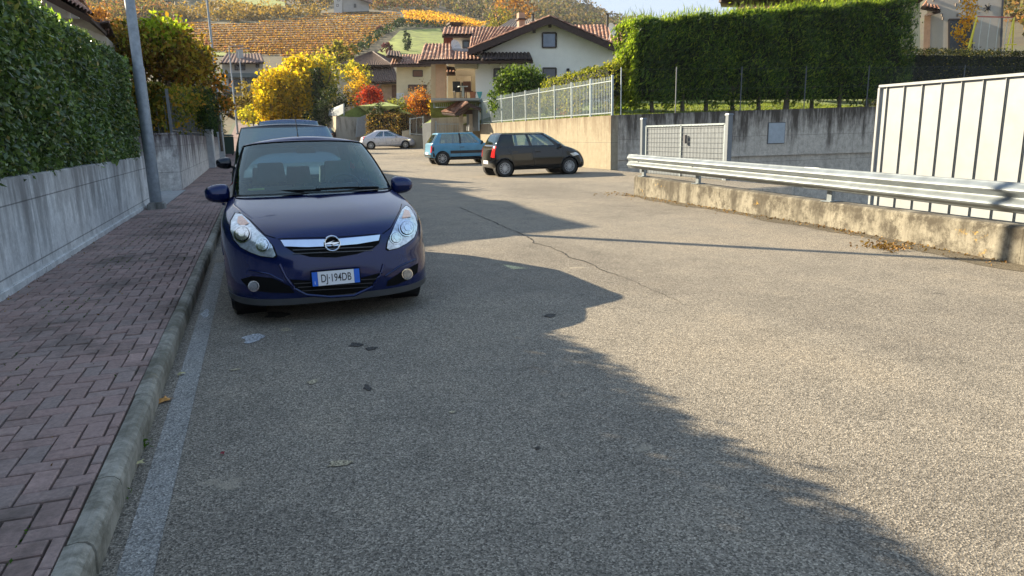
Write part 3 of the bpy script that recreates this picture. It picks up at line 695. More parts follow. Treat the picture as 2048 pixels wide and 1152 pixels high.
# dark cypress blocks over the far wall
def hedge_block(name, label, c, d, mat, n, leaf=.14, aspect=.3, rz=0, bias=None, roundtop=.2, group=None, core=(.010, .013, .007), cat='hedge', fuzz=.07):
    t = thing(name, label, cat, c, rz, group); w_, l_, h_ = d
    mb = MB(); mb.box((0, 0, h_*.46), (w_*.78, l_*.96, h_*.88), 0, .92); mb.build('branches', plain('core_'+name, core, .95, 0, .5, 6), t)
    A = [l_*h_, l_*h_, w_*h_, w_*h_, w_*l_]; tot = sum(A); P = []
    for i, a in enumerate(A):
        k = int(n*a/tot); u = rng.uniform(-.5, .5, k); v = rng.uniform(0, 1, k); o = rng.normal(0, fuzz, k)
        if i < 2: s = (-1, 1)[i]; P.append(np.stack([s*w_*.45*(1-roundtop*v**4)+o, u*l_, v*h_], 1))
        elif i < 4: s = (-1, 1)[i-2]; P.append(np.stack([u*w_, s*l_*.5+o, v*h_], 1))
        else: P.append(np.stack([u*w_*.95, (v-.5)*l_, h_*(1-roundtop*.4*(2*np.abs(u))**3)+o+.05*np.sin(v*l_*3)], 1))
    leaves_at('foliage', np.concatenate(P), leaf, mat, t, aspect, bias); return t
hedge_block('cypress_hedge', 'dark green cypress hedge over the far wall and its two cabinets', (-2.85, 38.0, 1.45), (1.1, 13.5, 2.0), con, 9000, .17, .25, fuzz=.14)
hedge_block('cypress_hedge', 'farthest dark cypress hedge behind the green wheelie bin', (-2.95, 52, 1.5), (1.5, 14, 2.8), con, 7000, .2, .25, fuzz=.18, group=None)
def cabinet(label, x, y, h_, wd):
    t = thing('meter_cabinet', label, 'cabinet', (x, y, G(y)+.11), 0, 'grey meter cabinets set in the far wall'); gm = plain('cabinet_grey', (.36, .38, .40), .6, 0, .15, 9)
    mb = MB(); mb.box((0, 0, h_/2), (.30, wd, h_)); mb.build('case', gm, t, False, .02)
    mb = MB(); mb.box((0, 0, h_+.02), (.36, wd+.06, .06), 0, .9); mb.build('cap', gm, t, False, .01)
    mb = MB(); mb.box((.153, 0, h_*.5), (.012, wd*.78, h_*.8)); mb.build('door', plain('cabinet_door', (.42, .44, .46), .5, 0, .1), t)
cabinet('taller grey meter cabinet at the near end of the cypress hedge', -1.9, 34.6, 1.62, 1.5)
cabinet('smaller pale meter cabinet next to the green wheelie bin', -1.9, 45.8, 1.45, 1.0)
t = thing('wheelie_bin', 'dark green wheelie bin at the end of the far wall', 'bin', (-1.75, 49.5, G(50)+.13)); bm_ = plain('bin_green', (.010, .035, .025), .5, 0, .2)
mb = MB(); mb.box((0, 0, .62), (.85, .85, 1.1), 0, 1.12); mb.build('body', bm_, t, False, .03)
mb = MB(); mb.box((0, 0, 1.24), (1.02, 1.02, .10), 0, .8); mb.build('lid', bm_, t, False, .03)
for s_ in (-1, 1): mb = MB(); mb.lathe([(-.04, .02), (-.04, .1), (.04, .1), (.04, .02)], (s_*.33, -.33, .06), 'x', 14); mb.build('wheel', BLACK(), t)

# ---------------------------------------------------------------- roofs
tile_m = None
def tilemat():
    if 'roof_tiles' in MATS: return MATS['roof_tiles']
    m, n, l, b = nodes_of('roof_tiles'); co = coords(n, l)
    v = tex_noise(n, l, 4.5, co=co, kind='ShaderNodeTexVoronoi'); h = n.new('ShaderNodeSeparateColor'); l.new(v.outputs['Color'], h.inputs[0])
    r = ramp(n, l, h.outputs[0], [(0, (.14, .055, .035)), (.4, (.28, .12, .07)), (.75, (.40, .20, .12)), (1, (.55, .36, .24))])
    t = tex_noise(n, l, 1.2, 5, .7, co); r2 = ramp(n, l, t.outputs[0], [(.35, (.55, .55, .55)), (.65, (1.1, 1.1, 1.1))])
    l.new(mixc(n, l, 1.0, r.outputs[0], r2.outputs[0], 'MULTIPLY'), b.inputs['Base Color']); b.inputs['Roughness'].default_value = .85; MATS['roof_tiles'] = m; return m
wood = lambda: plain('dark_timber', (.045, .022, .016), .7, 0, .3, 8)
def tiled(corners, name='roof', parent=None, pitch=.235, amp=.085, th=.14, mat=None):
    """corners eave-left, eave-right, ridge-right, ridge-left; corrugated tile slope on a dark deck"""
    a, b_, c, d = [Vector(p) for p in corners]; nrm = (b_-a).cross(d-a).normalized()
    if nrm.z < 0: nrm = -nrm
    wv = max((b_-a).length, (c-d).length); nt = max(3, int(wv/pitch)); nu = nt*6; Ls = (d-a).length; nr = max(2, int(Ls/.38))
    mb = MB()
    def fn(u, v):
        p = a.lerp(b_, u).lerp(d.lerp(c, u), v); ph = (u*nt) % 1.0
        row = (v*nr) % 1.0; return p+nrm*(amp*abs(math.sin(ph*math.pi))+.03*(1-row)+.02)
    mb.grid(fn, nu, nr*3); o = mb.build(name, mat or tilemat(), parent)
    mb = MB(); mb.prism([a, b_, c, d], -nrm*th); k = mb.build('roof_deck', wood(), o); return o
def poly_wall(pts, D, th, name, mat, parent=None, away=True):
    """upright wall panel through photo-measured corners, square to the line of sight, th metres deep"""
    P = [PD(x, y, D) for x, y in pts]; cx = sum((p for p in P), Vector())/len(P); n_ = Vector((cx.x, cx.y, 0)).normalized()
    Q = []
    for x, y in pts:
        d = ray(x, y); k = (cx-CAM).dot(n_)/d.dot(n_); Q.append(CAM+d*k)
    mb = MB(); mb.prism(Q, n_*th); return mb.build(name, mat, parent)
def on_plane(x, y, C, n_): d = ray(x, y); return CAM+d*((Vector(C)-CAM).dot(n_)/d.dot(n_))
def window_at(parent, x0, y0, x1, y1, C, n_, mat=None, fr=.07, name='window'):
    q = [on_plane(x, y, C, n_) for x, y in ((x0, y1), (x1, y1), (x1, y0), (x0, y0))]
    a, b_, c, d = q; mb = MB()
    for p, s in ((a, b_), (b_, c), (c, d), (d, a)): mb.bar(p-n_*.03, s-n_*.03, fr)
    f = mb.build(name, plain('window_frame', (.05, .035, .03), .5), parent)
    mb = MB(); mb.prism([p-n_*.012 for p in q], n_*.01); mb.build('pane', mat or plain('window_glass', (.03, .04, .05), .06, 0, .3, 2, spec=.9), f); return f
# villa on the left, mostly behind the hedge
plas = plain('cream_render', (.42, .38, .32), .9, 0, .1, 3); 
t = thing('left_house', 'house roof with tiled eaves showing over the laurel hedge', 'house', (0, 0, 0))
e0, e1 = PD(118, 8, 20), PD(179, 35, 21.5)
tiled([PD(60, -32, 18), PD(184, 36, 21.5), PD(150, 5, 25), PD(40, -60, 23)], 'roof', t)
mb = MB(); mb.prism([PD(178, 36, 21.5), PD(213, 70, 24), PD(213, 64, 24), PD(178, 30, 21.5)], (-.25, .25, 0)); mb.prism([PD(215, 45, 25), PD(238, 96, 27), PD(238, 89, 27), PD(217, 42, 25)], (-.25, .25, 0)); mb.build('fascia', wood(), t)
tiled([PD(190, 42, 26), PD(214, 70, 25), PD(216, 46, 27), PD(196, 44, 28)], 'roof', t)
mb = MB(); 
mb.prism([PD(120, 36, 20.6), PD(180, 38, 21.9), PD(213, 74, 24.3), PD(236, 96, 27.2), PD(236, 190, 27.2), PD(120, 190, 20.6)], (-.3, .2, 0)); mb.build('wall', plas, t)
mb = MB(); mb.box(PD(112, -4, 24), (.5, .5, 1.2)); mb.build('chimney', plas, t)
# unseen roof slabs added behind the hedge, outlined to cast the road shadows
kz = math.tan(SUN_EL); ZR = 8.59; sh = ZR/kz; off = Vector((SUN_XY.x*sh, SUN_XY.y*sh, ZR))
def shadow_slab(outline, name, label):
    t = thing(name, label, 'house'); P = [Vector((x, y, 0))+off for x, y in outline]
    mb = MB(); mb.prism(P, (0, 0, -.12)); mb.build('roof', tilemat(), t)
    cx = sum((p for p in P), Vector())/len(P); mb = MB(); mb.prism([cx+(p-cx)*.86-Vector((0, 0, .13)) for p in P], (0, 0, -7.6)); mb.build('wall', plas, t)
gp2 = lambda L_: [tuple(PZ(*q).xy) for q in L_]
shadow_slab([(1.5, 8.98)]+gp2([(870, 493), (930, 483), (985, 476), (1060, 467), (1130, 460), (1195, 454), (1160, 446), (1110, 433), (1060, 418), (1035, 407), (1015, 401), (985, 401), (950, 393), (915, 383), (880, 373)])+[(4.5, 21.6), (-4, 22), (-5, 9.2)], 'house', 'long unseen roof slab behind the hedge, added to cast the road shadow')
shadow_slab([(6.2, 20.4), (4.9, 25), (4.0, 34), (-4, 34), (-4, 22.4), (3.8, 22.2), (5.2, 20.9)], 'house', 'farther unseen roof slab behind the hedge, added for its shadow')

# ---- the nearest car and the trim on its nose
CL, CR = Vector((.515, 5.60, 0)), R(1.2)
c1, bv1 = car('parked_car', 'small dark blue hatchback with chrome grille bar, parked nearest beside the kerb', CL, CR, corsa_S)
Minv = (Matrix.Translation(CL) @ Matrix.Rotation(CR, 4, 'Z')).inverted()
camL = Minv @ CAM
def cast_cam(u, v): return (camL, Minv.to_3x3() @ ray(u, v))
def nose(poly, name, mat, off=.006, step=14): return decal(bv1, poly, step, cast_cam, off, name, mat, c1)
def hit(u, v):
    o, d = cast_cam(u, v); h, nn, _, _ = bv1.ray_cast(o, d.normalized()); return h, nn
blk = plain('matt_black', (.006, .006, .006), .85, 0, .2, 20, spec=.12); chrome = plain('chrome', (.75, .77, .80), .12, 1, .05)
lensm = plain('headlamp_glass', (.58, .64, .70), .10, .55, .45, 22, coat=1)
refl = plain('headlamp_reflector', (.72, .76, .80), .12, .9, .5, 60, coat=1); amber = plain('indicator_amber', (.72, .42, .30), .25, .2, .25, 40, coat=1)
LH = [(472, 428), (484, 430), (498, 442), (516, 462), (533, 477), (545, 492), (552, 511), (547, 515), (522, 512), (500, 504), (482, 494), (470, 480), (463, 462), (463, 444)]
RH = [(812, 413), (820, 418), (829, 434), (833, 450), (832, 462), (826, 476), (812, 487), (795, 496), (778, 500), (773, 497), (775, 484), (782, 468), (787, 456), (796, 437), (804, 420)]
for H_, cs, am in ((LH, ((487, 470, 17), (527, 491, 14)), [(477, 436), (485, 434), (499, 449), (486, 455), (476, 448)]),
                   (RH, ((812, 458, 16), (790, 477, 12)), [(809, 421), (817, 424), (821, 436), (803, 438)])):
    rim = [(lambda c: (c[0]+(x-c[0])*1.07, c[1]+(y-c[1])*1.05))((sum(p[0] for p in H_)/len(H_), sum(p[1] for p in H_)/len(H_))) for x, y in H_]
    nose(rim, 'headlight_surround', blk, .004)
    hl = nose(H_, 'headlight', lensm, .010)
    o = nose(am, 'indicator', amber, .014, 8); o.parent = hl
    for cx, cy, r_ in cs:
        for kk, (f_, mt) in enumerate(((1.0, chrome), (.84, blk), (.78, refl), (.36, chrome))):
            o = nose([(cx+r_*f_*math.cos(a), cy+r_*f_*math.sin(a)) for a in np.linspace(0, 2*math.pi, 15)[:-1]], 'reflector', mt, .016+.003*kk, 9); o.parent = hl
G1 = [(560, 482), (640, 480), (700, 476), (762, 470), (758, 487), (746, 497), (715, 508), (672, 515), (620, 514), (588, 505), (572, 495)]
gr = nose(G1, 'grille', blk, .006)
o = nose([(562, 482), (612, 481), (662, 480), (662, 493), (615, 495), (570, 494)], 'chrome_bar', chrome, .018, 12); o.parent = gr
o = nose([(666, 480), (712, 476), (759, 471), (756, 482), (714, 489), (666, 493)], 'chrome_bar', chrome, .018, 12); o.parent = gr
for a in (502, 509):
    o = nose(strip((586, a-1), (745, a-8), 1.6), 'grille_slat', plain('grille_slat', (.05, .05, .055), .3), .013, 16); o.parent = gr
LI = [(572, 558), (600, 560), (660, 562), (720, 556), (762, 545), (755, 560), (738, 575), (705, 586), (660, 590), (620, 588), (594, 578)]
li = nose(LI, 'lower_intake', blk, .006)
for k in range(3):
    o = nose(strip((588+k*8, 567+k*7), (752-k*8, 557+k*8), 1.6), 'intake_slat', plain('grille_slat', (.05, .05, .055), .3), .012, 16); o.parent = li
def polyline_tube(pts, r_, name, mat, off=.004):
    P = []
    for a, b_ in zip(pts[:-1], pts[1:]):
        for k in range(5):
            h, nn = hit(a[0]+(b_[0]-a[0])*k/5, a[1]+(b_[1]-a[1])*k/5)
            if h is not None: P.append(h+(nn if nn.dot(camL-h) > 0 else -nn)*off)
    if len(P) > 2: mb = MB(); mb.tube(P, r_, 6); return mb.build(name, mat, c1, True)
polyline_tube([(560, 528), (572, 553), (590, 577), (612, 589), (660, 593), (708, 590), (745, 573), (762, 545), (768, 524)], .011, 'intake_surround', navy)
polyline_tube([(500, 540), (540, 548), (574, 566)], .008, 'bumper_crease', navy)
polyline_tube([(770, 552), (800, 532), (838, 515)], .008, 'bumper_crease', navy)
nose([(482, 558), (505, 552), (545, 556), (580, 572), (590, 586), (540, 585), (500, 580)], 'fog_lamp_recess', blk, .005)
nose([(775, 562), (800, 545), (836, 526), (834, 545), (815, 560), (790, 570), (772, 572)], 'fog_lamp_recess', blk, .005)
for cx, cy in ((509, 572), (813, 548)):
    o = nose([(cx+11*math.cos(a), cy+11*math.sin(a)) for a in np.linspace(0, 2*math.pi, 13)[:-1]], 'fog_lamp', refl, .012, 7)
    p = nose([(cx+8.5*math.cos(a), cy+8.5*math.sin(a)) for a in np.linspace(0, 2*math.pi, 13)[:-1]], 'lens', plain('fog_glass', (.28, .30, .32), .1, .5, .4, 40, coat=1), .018, 7); p.parent = o
mb = MB(); r0_ = full(ring(np.array(corsa_S['rings'][1], float))); nn_ = len(r0_); idx = list(range(-(NF-1), NF))
for dz0, dz1, o0, o1 in ((-.035, .035, .010, .016),):
    k = 0
    for i in idx:
        x, y, z = r0_[i % nn_]; d = Vector((x, y-1.0, 0)).normalized(); zz = .20+.05*(abs(i)/NF)**2.5
        mb.v += [tuple(Vector((x, y, zz-.035))+d*.006), tuple(Vector((x, y, zz+.018))+d*.016), tuple(Vector((x, y, zz+.024))-d*.01)]
        if k: q = len(mb.v)-6; mb.f += [(q, q+3, q+4, q+1), (q+1, q+4, q+5, q+2)]
        k += 1
mb.build('bumper_lip', plain('grey_plastic', (.055, .058, .062), .5), c1, True)
for pts in ([(478, 425), (500, 440), (530, 470), (556, 478)], [(765, 468), (782, 455), (800, 420), (804, 405)], [(556, 478), (600, 476), (665, 475), (720, 471), (765, 467)]):
    polyline_tube(pts, .0035, 'bonnet_seam', blk, .001)
def on_nose(u, v, off=.0):
    h, nn = hit(u, v); nn = nn if nn.dot(camL-h) > 0 else -nn; return h+nn*off, nn
_b8 = full(ring(np.array(corsa_S['rings'][-1], float))); _rr = full(ring(corsa_S['roof_ring'])); _m = len(_b8); _e = I0-2.6
def _gh(i, tt): j = int(math.floor(i)) % _m; f_ = i-math.floor(i); a = Vector(_b8[j]).lerp(Vector(_b8[(j+1) % _m]), f_); b2 = Vector(_rr[j]).lerp(Vector(_rr[(j+1) % _m]), f_); p = a.lerp(b2, tt); c = Vector((p.x, p.y-2.1, 0)).normalized(); return p+c*(.08*tt*(1-tt)+.002)+Vector((0, 0, .024*tt*(1-tt)+.002))
for sg in (1, -1): mb = MB(); mb.tube([_gh(sg*_e, t_) for t_ in np.linspace(0, .97, 14)], .007, 6); mb.build('windscreen_seal', blk, c1, True)
mb = MB(); mb.tube([_gh(k, .965) for k in np.linspace(-_e, _e, 36)], .006, 6); mb.build('windscreen_seal', blk, c1, True)
mb = MB(); mb.grid(lambda u, v: _gh((2*u-1)*_e, 0)+Vector((0, -.045+.06*v, .010+.004*v)), 36, 2); mb.build('scuttle', blk, c1, True)
# emblem: ring crossed by a bolt
h, nn = on_nose(664, 489, .028); e = empty('emblem', h); e.parent = c1; e.rotation_euler = (R(-14), 0, 0)
mb = MB(); mb.tube([(.058*math.cos(a), 0, .058*math.sin(a)) for a in np.linspace(0, 2*math.pi, 33)], .0075, 8, False)
mb.build('emblem_ring', chrome, e, True)
mb = MB(); mb.lathe([(.012, .0), (.012, .056)], axis='y', n=24); mb.build('emblem_ground', blk, e)
mb = MB(); mb.prism([(-.055, -.004, -.004), (.012, -.004, -.004), (-.016, -.004, -.020), (.055, -.004, .003), (.055, -.004, .008), (-.012, -.004, .008), (.018, -.004, .022), (-.055, -.004, .003)], (0, .008, 0)); mb.build('emblem_bolt', chrome, e)
# number plate
def text(s, size, mat, parent, loc, rot, name='lettering', bold=0, xs=1):
    c = bpy.data.curves.new(name, 'FONT'); c.body = s; c.size = size; c.extrude = .0012; c.align_x = 'CENTER'; c.align_y = 'CENTER'; c.offset = bold
    o = bpy.data.objects.new(name, c); col.objects.link(o); dg = bpy.context.evaluated_depsgraph_get()
    me = bpy.data.meshes.new_from_object(o.evaluated_get(dg)); bpy.data.objects.remove(o)
    me.materials.clear(); o = link(name, me, mat, parent); o.location = loc; o.rotation_euler = rot; o.scale = (xs, 1, 1); return o
h, nn = on_nose(671, 553, .0)
pl = empty('number_plate', (h.x, h.y-.035, h.z)); pl.parent = c1; pl.rotation_euler = (R(-4), 0, 0)
mb = MB(); mb.box((0, .004, 0), (.385, .012, .125)); mb.build('plate_holder', blk, pl, False, .003)
mb = MB(); mb.box((0, -.004, 0), (.278, .008, .110)); mb.build('plate', WHITEP(), pl)
for sx in (-1, 1):
    mb = MB(); mb.box((sx*.162, -.004, 0), (.042, .008, .110)); mb.build('plate_band', plain('plate_blue', (.01, .13, .62), .4), pl)
text('DJ·194DB', .088, plain('plate_ink', (.02, .02, .025), .5), pl, (.0, -.0085, -.002), (R(90), 0, 0), xs=.66, bold=.0006)
text('I', .034, WHITEP(), pl, (-.163, -.0085, -.03), (R(90), 0, 0))
# wipers and aerial
zb = .985
for (a, b_) in (((-.62, 1.20, .955), (.02, .96, .975)), ((-.02, .965, .978), (.56, 1.10, .965))):
    mb = MB(); A, B = Vector(a), Vector(b_); mb.tube([A+Vector((0, -.02, .015)), A.lerp(B, .5)+Vector((0, -.045, .02)), B+Vector((0, -.03, .01))], .011, 6)
    mb.build('wiper', blk, c1, True)
mb = MB(); mb.tube([(.0, 2.75, 1.46), (.0, 2.79, 1.53), (.0, 2.93, 1.70)], [.010, .005, .003], 6); mb.build('aerial', blk, c1, True)
mb = MB(); mb.box((0, 1.90, 1.325), (.2, .03, .06), 0, .8); mb.build('rear_view_mirror', blk, c1, True, .01)
mb = MB(); mb.box((-.52, 1.22, 1.0), (.14, .09, .01)); mb.build('paper_card', plain('yellow_paper', (.5, .5, .15), .8), c1)

# ---------------------------------------------------------------- right side: walls, lawn, parapet, guardrail, white panelled wall
cr_ = concrete('side_wall_concrete', (.31, .27, .195), (.14, .10, .065), .6, 0, (1, 2.6, 1.0, -.0), (1.0, 2.3), .25)
t = thing('boundary_wall', 'sunlit beige concrete wall carrying the steel fence, behind the black car', 'wall', (12.5, 32, 0))
mb = MB(); mb.box((.15, .09, .88), (.30, 16.44, 2.24)); mb.build('wall', cr_, t, False, .012)
cf = concrete('front_wall_concrete', (.56, .50, .42), (.075, .062, .05), .88, 0, (0, 2.9, 1.05, -.05), (.5, 2.0), .35)
t = thing('boundary_wall', 'shaded stained concrete wall under the row of thuja, with a small grey hatch', 'wall', (12.5, 23.9, 0))
mb = MB(); mb.prism([(.302, 0, .36), (20, 0, .24), (20, 0, 2.34), (.302, 0, 2.01)], (0, .25, 0)); mb.prism([(.302, .05, -3.1), (20, .05, -3.1), (20, .05, .235), (.302, .05, .355)], (0, .22, 0))
mb.prism([(5, -.05, .325), (20, -.05, .235), (20, -.05, .30), (5, -.05, .385)], (0, .06, 0)); mb.build('wall', cf, t)
mb = MB(); mb.box((7.55, -.012, 1.20), (.86, .03, .86)); hb = mb.build('hatch_frame', plain('hatch_edge', (.10, .10, .10), .6), t)
mb = MB(); mb.box((7.55, -.032, 1.20), (.80, .02, .80)); mb.build('hatch', plain('hatch_grey', (.33, .37, .40), .5, 0, .12), t)
mb = MB(); mb.box((3.0, -.02, .9), (.05, .04, 1.8)); mb.build('pipe', plain('pinkish_pipe', (.40, .32, .26), .7), t)
# pit floor beside the parapet is the low ground; the ramp leads down from the gate
mb = MB(); mb.prism([(8.35, 14.2, -.02), (12.5, 14.2, -.02), (12.5, 14.2, -3.1), (8.35, 14.2, -3.1)], (0, .05, 0)); tag(mb.build('apron_edge', cf), kind='structure')
mb = MB(); mb.box((21, 10, -2.6), (17, 28, .1)); tag(mb.build('yard', plain('yard_concrete', (.22, .21, .19), .9, 0, .2, 2)), kind='structure')
# lawn terraces
grass_c = plain('lawn_grass', (.13, .17, .035), .95, 0, .45, 2.5, bumps=.6)
def zl(x, y): return 2.0+.075*max(0, y-24)*min(1, max(0, (x-12.7)/4))
ground_grid('lawn', 12.78, 60, 24.1, 58, zl, grass_c, 24, 18)
ground_grid('upper_lawn', 12.78, 80, 58, 110, lambda x, y: 4.2+.02*(y-58), grass_c, 8, 8)
n = 16000; X = rng.uniform(12.7, 30, n); Y = rng.uniform(24.1, 36, n); C = np.stack([X, Y, [zl(a, b_)+.02 for a, b_ in zip(X, Y)]], 1)
tag(leaves_at('grass', C, .10, leafmat('grass_blades', [(0, (.07, .11, .02)), (.6, (.17, .21, .04)), (1, (.30, .28, .07))], .4), None, .3, (0, 0, 1), 1.5), kind='stuff')
# steel fence on the sunlit wall
fm = plain('fence_steel', (.32, .37, .39), .45, .35, .15, 9)
t = thing('steel_fence', 'pale grey steel bar fence along the top of the sunlit beige wall', 'fence', (12.62, 24.0, 2.0))
mb = MB()
for k in range(122): mb.box((0, .1+k*.132, .73), (.018, .018, 1.36))
for z in (.10, 1.24): mb.bar((0, 0, z), (0, 16.2, z), .04, .03)
mb.build('bars', fm, t)
for k in range(10): mb = MB(); mb.box((0, .02+k*1.8, .72), (.07, .07, 1.46)); mb.build('post', fm, t)
# chain-link fence in front of the thuja
t = thing('chain_link_fence', 'thin chain link fence with slim posts in front of the thuja row and low hedge', 'fence', (12.75, 24.15, 2.05))
pm2 = plain('fence_post_dull', (.12, .13, .14), .6, .2)
for px in (1242, 1352, 1482, 1610, 1735, 1925, 2046): 
    x = PY(px, 180, 24.15).x-12.75; mb = MB(); mb.box((x, 0, .8+.015*x), (.03, .03, 1.75)); mb.build('post', pm2 if px > 1300 else fm, t)
mb = MB()
for z in (.1, .85, 1.6): mb.bar((0, 0, z), (21, 0, z+.32), .004)
wq = .09
for k in range(-18, 234):
    for s_ in (1, -1):
        x0 = k*wq; a = Vector((x0, 0, .1)); b_ = Vector((x0+s_*1.5, 0, 1.6)); 
        if 12 < min(a.x, b_.x) and max(a.x, b_.x) < 21: mb.add([a+Vector((0, 0, .31*a.x/21)), b_+Vector((0, 0, .31*b_.x/21)), b_+Vector((.003, 0, .31*b_.x/21)), a+Vector((.003, 0, .31*a.x/21))], [(0, 1, 2, 3)])
mb.build('mesh', pm2, t)
# thuja row
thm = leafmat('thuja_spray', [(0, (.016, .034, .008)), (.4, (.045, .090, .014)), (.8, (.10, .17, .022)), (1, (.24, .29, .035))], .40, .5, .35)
t = thing('thuja_hedge', 'big clipped thuja row with bare trunks at its foot above the shaded concrete wall', 'hedge', (13.9, 25.6, 2.15))
def top(x): return 3.42+x*.095+.05*np.sin(x*2.3)+.04*np.sin(x*5.1+1)
mb = MB()
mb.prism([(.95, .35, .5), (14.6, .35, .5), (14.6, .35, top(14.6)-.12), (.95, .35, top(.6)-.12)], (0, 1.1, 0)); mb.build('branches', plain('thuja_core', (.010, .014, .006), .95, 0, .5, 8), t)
P = []; 
n = 40000; X = rng.uniform(.55, 15.1, n); Zr = rng.uniform(0, 1, n); zb_ = .02+.30*np.abs(np.sin(X*2.9))+.012*X+rng.uniform(-.12, .22, n)
Z = zb_+(top(X)-zb_)*Zr; Yv = .10+.10*np.sin(X*2.4+.6*Z)+.06*np.sin(Z*3.1+X)+rng.normal(0, .10, n)+.35*np.clip(1-(Z-zb_)/.5, 0, 1)*rng.uniform(0, 1, n); P.append(np.stack([X, Yv, Z], 1))
n2 = 6500; Y2 = rng.uniform(0, 1.7, n2); Z2 = rng.uniform(.1, 3.45, n2); P.append(np.stack([.58+.06*np.sin(Z2*4+Y2*3)+rng.normal(0, .10, n2), Y2, Z2], 1))
n3 = 15000; X3 = rng.uniform(.5, 15.2, n3); Y3 = rng.uniform(0, 1.7, n3); P.append(np.stack([X3, Y3, top(X3)+rng.exponential(.07, n3)-.08], 1))
n4 = 2500; P.append(np.stack([15.1+rng.normal(0, .16, n4), rng.uniform(0, 1.6, n4), rng.uniform(.4, 4.7, n4)], 1))
C = np.concatenate(P); N_ = len(C); A = rdir(N_)*.85+np.array((.38, -.30, .75)); A[:n, 0] += .25*np.sin(X*.9); A /= np.linalg.norm(A, axis=1, keepdims=True)
s_ = rng.uniform(.09, .26, (N_, 1)); B = np.cross(A, rdir(N_)); B /= np.linalg.norm(B, axis=1, keepdims=True)
gap = (np.sin(X[:1] if False else C[:, 0]*3.3+C[:, 2]*1.1)+np.sin(C[:, 0]*1.7-C[:, 2]*2.9)+.7*np.sin(C[:, 0]*7.1+C[:, 2]*5.3)); kp_ = (rng.uniform(-1.6, 2.6, N_) < 1.1+.55*gap); s_[~kp_] *= .05
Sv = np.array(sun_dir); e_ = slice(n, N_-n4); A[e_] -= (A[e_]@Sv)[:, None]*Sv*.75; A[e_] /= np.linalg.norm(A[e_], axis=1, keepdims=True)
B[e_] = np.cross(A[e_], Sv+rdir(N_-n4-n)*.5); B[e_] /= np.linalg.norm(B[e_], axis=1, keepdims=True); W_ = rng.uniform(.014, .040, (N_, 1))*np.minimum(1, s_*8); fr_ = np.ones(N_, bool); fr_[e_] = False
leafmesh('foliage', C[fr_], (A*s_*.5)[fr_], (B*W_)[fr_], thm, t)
leafmesh('sunlit_foliage', C[e_], (A*s_*.5)[e_], (B*W_*1.3)[e_], leafmat('thuja_sunlit_tint', [(0, (.05, .085, .015)), (.5, (.14, .20, .025)), (1, (.30, .34, .05))], .5, .5, .35), t)  # end and top foliage: sunlight painted in as a lighter, yellower leaf colour
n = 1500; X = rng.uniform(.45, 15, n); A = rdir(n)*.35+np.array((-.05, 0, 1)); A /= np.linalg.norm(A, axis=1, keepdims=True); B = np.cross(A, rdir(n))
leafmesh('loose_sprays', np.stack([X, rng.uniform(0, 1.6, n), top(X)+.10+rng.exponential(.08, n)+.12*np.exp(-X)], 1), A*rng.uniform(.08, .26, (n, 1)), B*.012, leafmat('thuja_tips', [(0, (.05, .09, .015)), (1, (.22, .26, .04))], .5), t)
for px in (1305, 1365, 1412, 1466, 1518, 1570, 1574, 1624, 1678, 1733):
    x = PY(px, 212, 25.9).x-13.9; mb = MB(); mb.tube([(x, .3, -.2), (x+random.uniform(-.05, .05), .32, .45), (x+random.uniform(-.1, .1), .3, 1.1)], [.10, .08, .06], 8); mb.build('trunk', plain('bark', (.09, .07, .05), .9, 0, .4, 12, bumps=.5), t, True)
t = hedge_block('clipped_hedge', 'low dark clipped hedge behind the chain link fence, right of the thuja', (33.5, 27.0, 2.3), (1.6, 10.5, 2.62), leafmat('privet_leaves', [(0, (.016, .020, .010)), (.6, (.045, .052, .020)), (.9, (.11, .11, .03)), (1, (.35, .26, .06))], .2), 13000, .11, .5, rz=R(90), fuzz=.08)
# gate of grey steel sheet and welded mesh, on the boundary line
t = thing('metal_gate', 'pale grey steel double gate with mesh panels beside the guardrail end', 'gate', (12.5, 17.0, 0)); gp_ = plain('gate_sheet', (.15, .17, .19), .5, .1, .12, 4)
mb = MB(); mb.box((.03, 2.15, .68), (.02, 4.3, 1.72)); mb.build('sheet', gp_, t)
mb = MB()
for k in range(25): mb.bar((-.03, .05+k*.175, -.15), (-.03, .05+k*.175, 1.55), .007)
for k in range(12): mb.bar((-.03, .02, -.10+k*.145), (-.03, 4.28, -.10+k*.145), .007)
mb.build('mesh', plain('mesh_wire', (.16, .17, .18), .5, .3), t)
for y in (0, 2.2, 4.3): mb = MB(); mb.box((0, y, .70), (.05, .05, 1.74)); mb.build('frame', fm, t)
mb = MB(); mb.bar((0, 0, 1.56), (0, 4.3, 1.56), .05); mb.bar((0, 0, -.14), (0, 4.3, -.14), .05); mb.build('frame_rail', fm, t)
mb = MB(); mb.box((-.06, 1.9, 1.14), (.06, .10, .26)); mb.build('lock_box', plain('lock_dark', (.08, .08, .09), .5), t)
for label, y in (('tall grey gate post beside the wall corner, left of the mesh gate', 4.52), ('grey gate post at the right end of the mesh gate', -.16)):
    t2 = thing('gate_post', label, 'post', (12.5, 17+y, -.3)); mb = MB(); mb.box((0, 0, 1.05), (.15, .15, 2.1)); mb.build('post', gp_, t2, False, .01)
    mb = MB(); mb.box((0, 0, 2.12), (.18, .18, .05), 0, .8); mb.build('cap', gp_, t2)
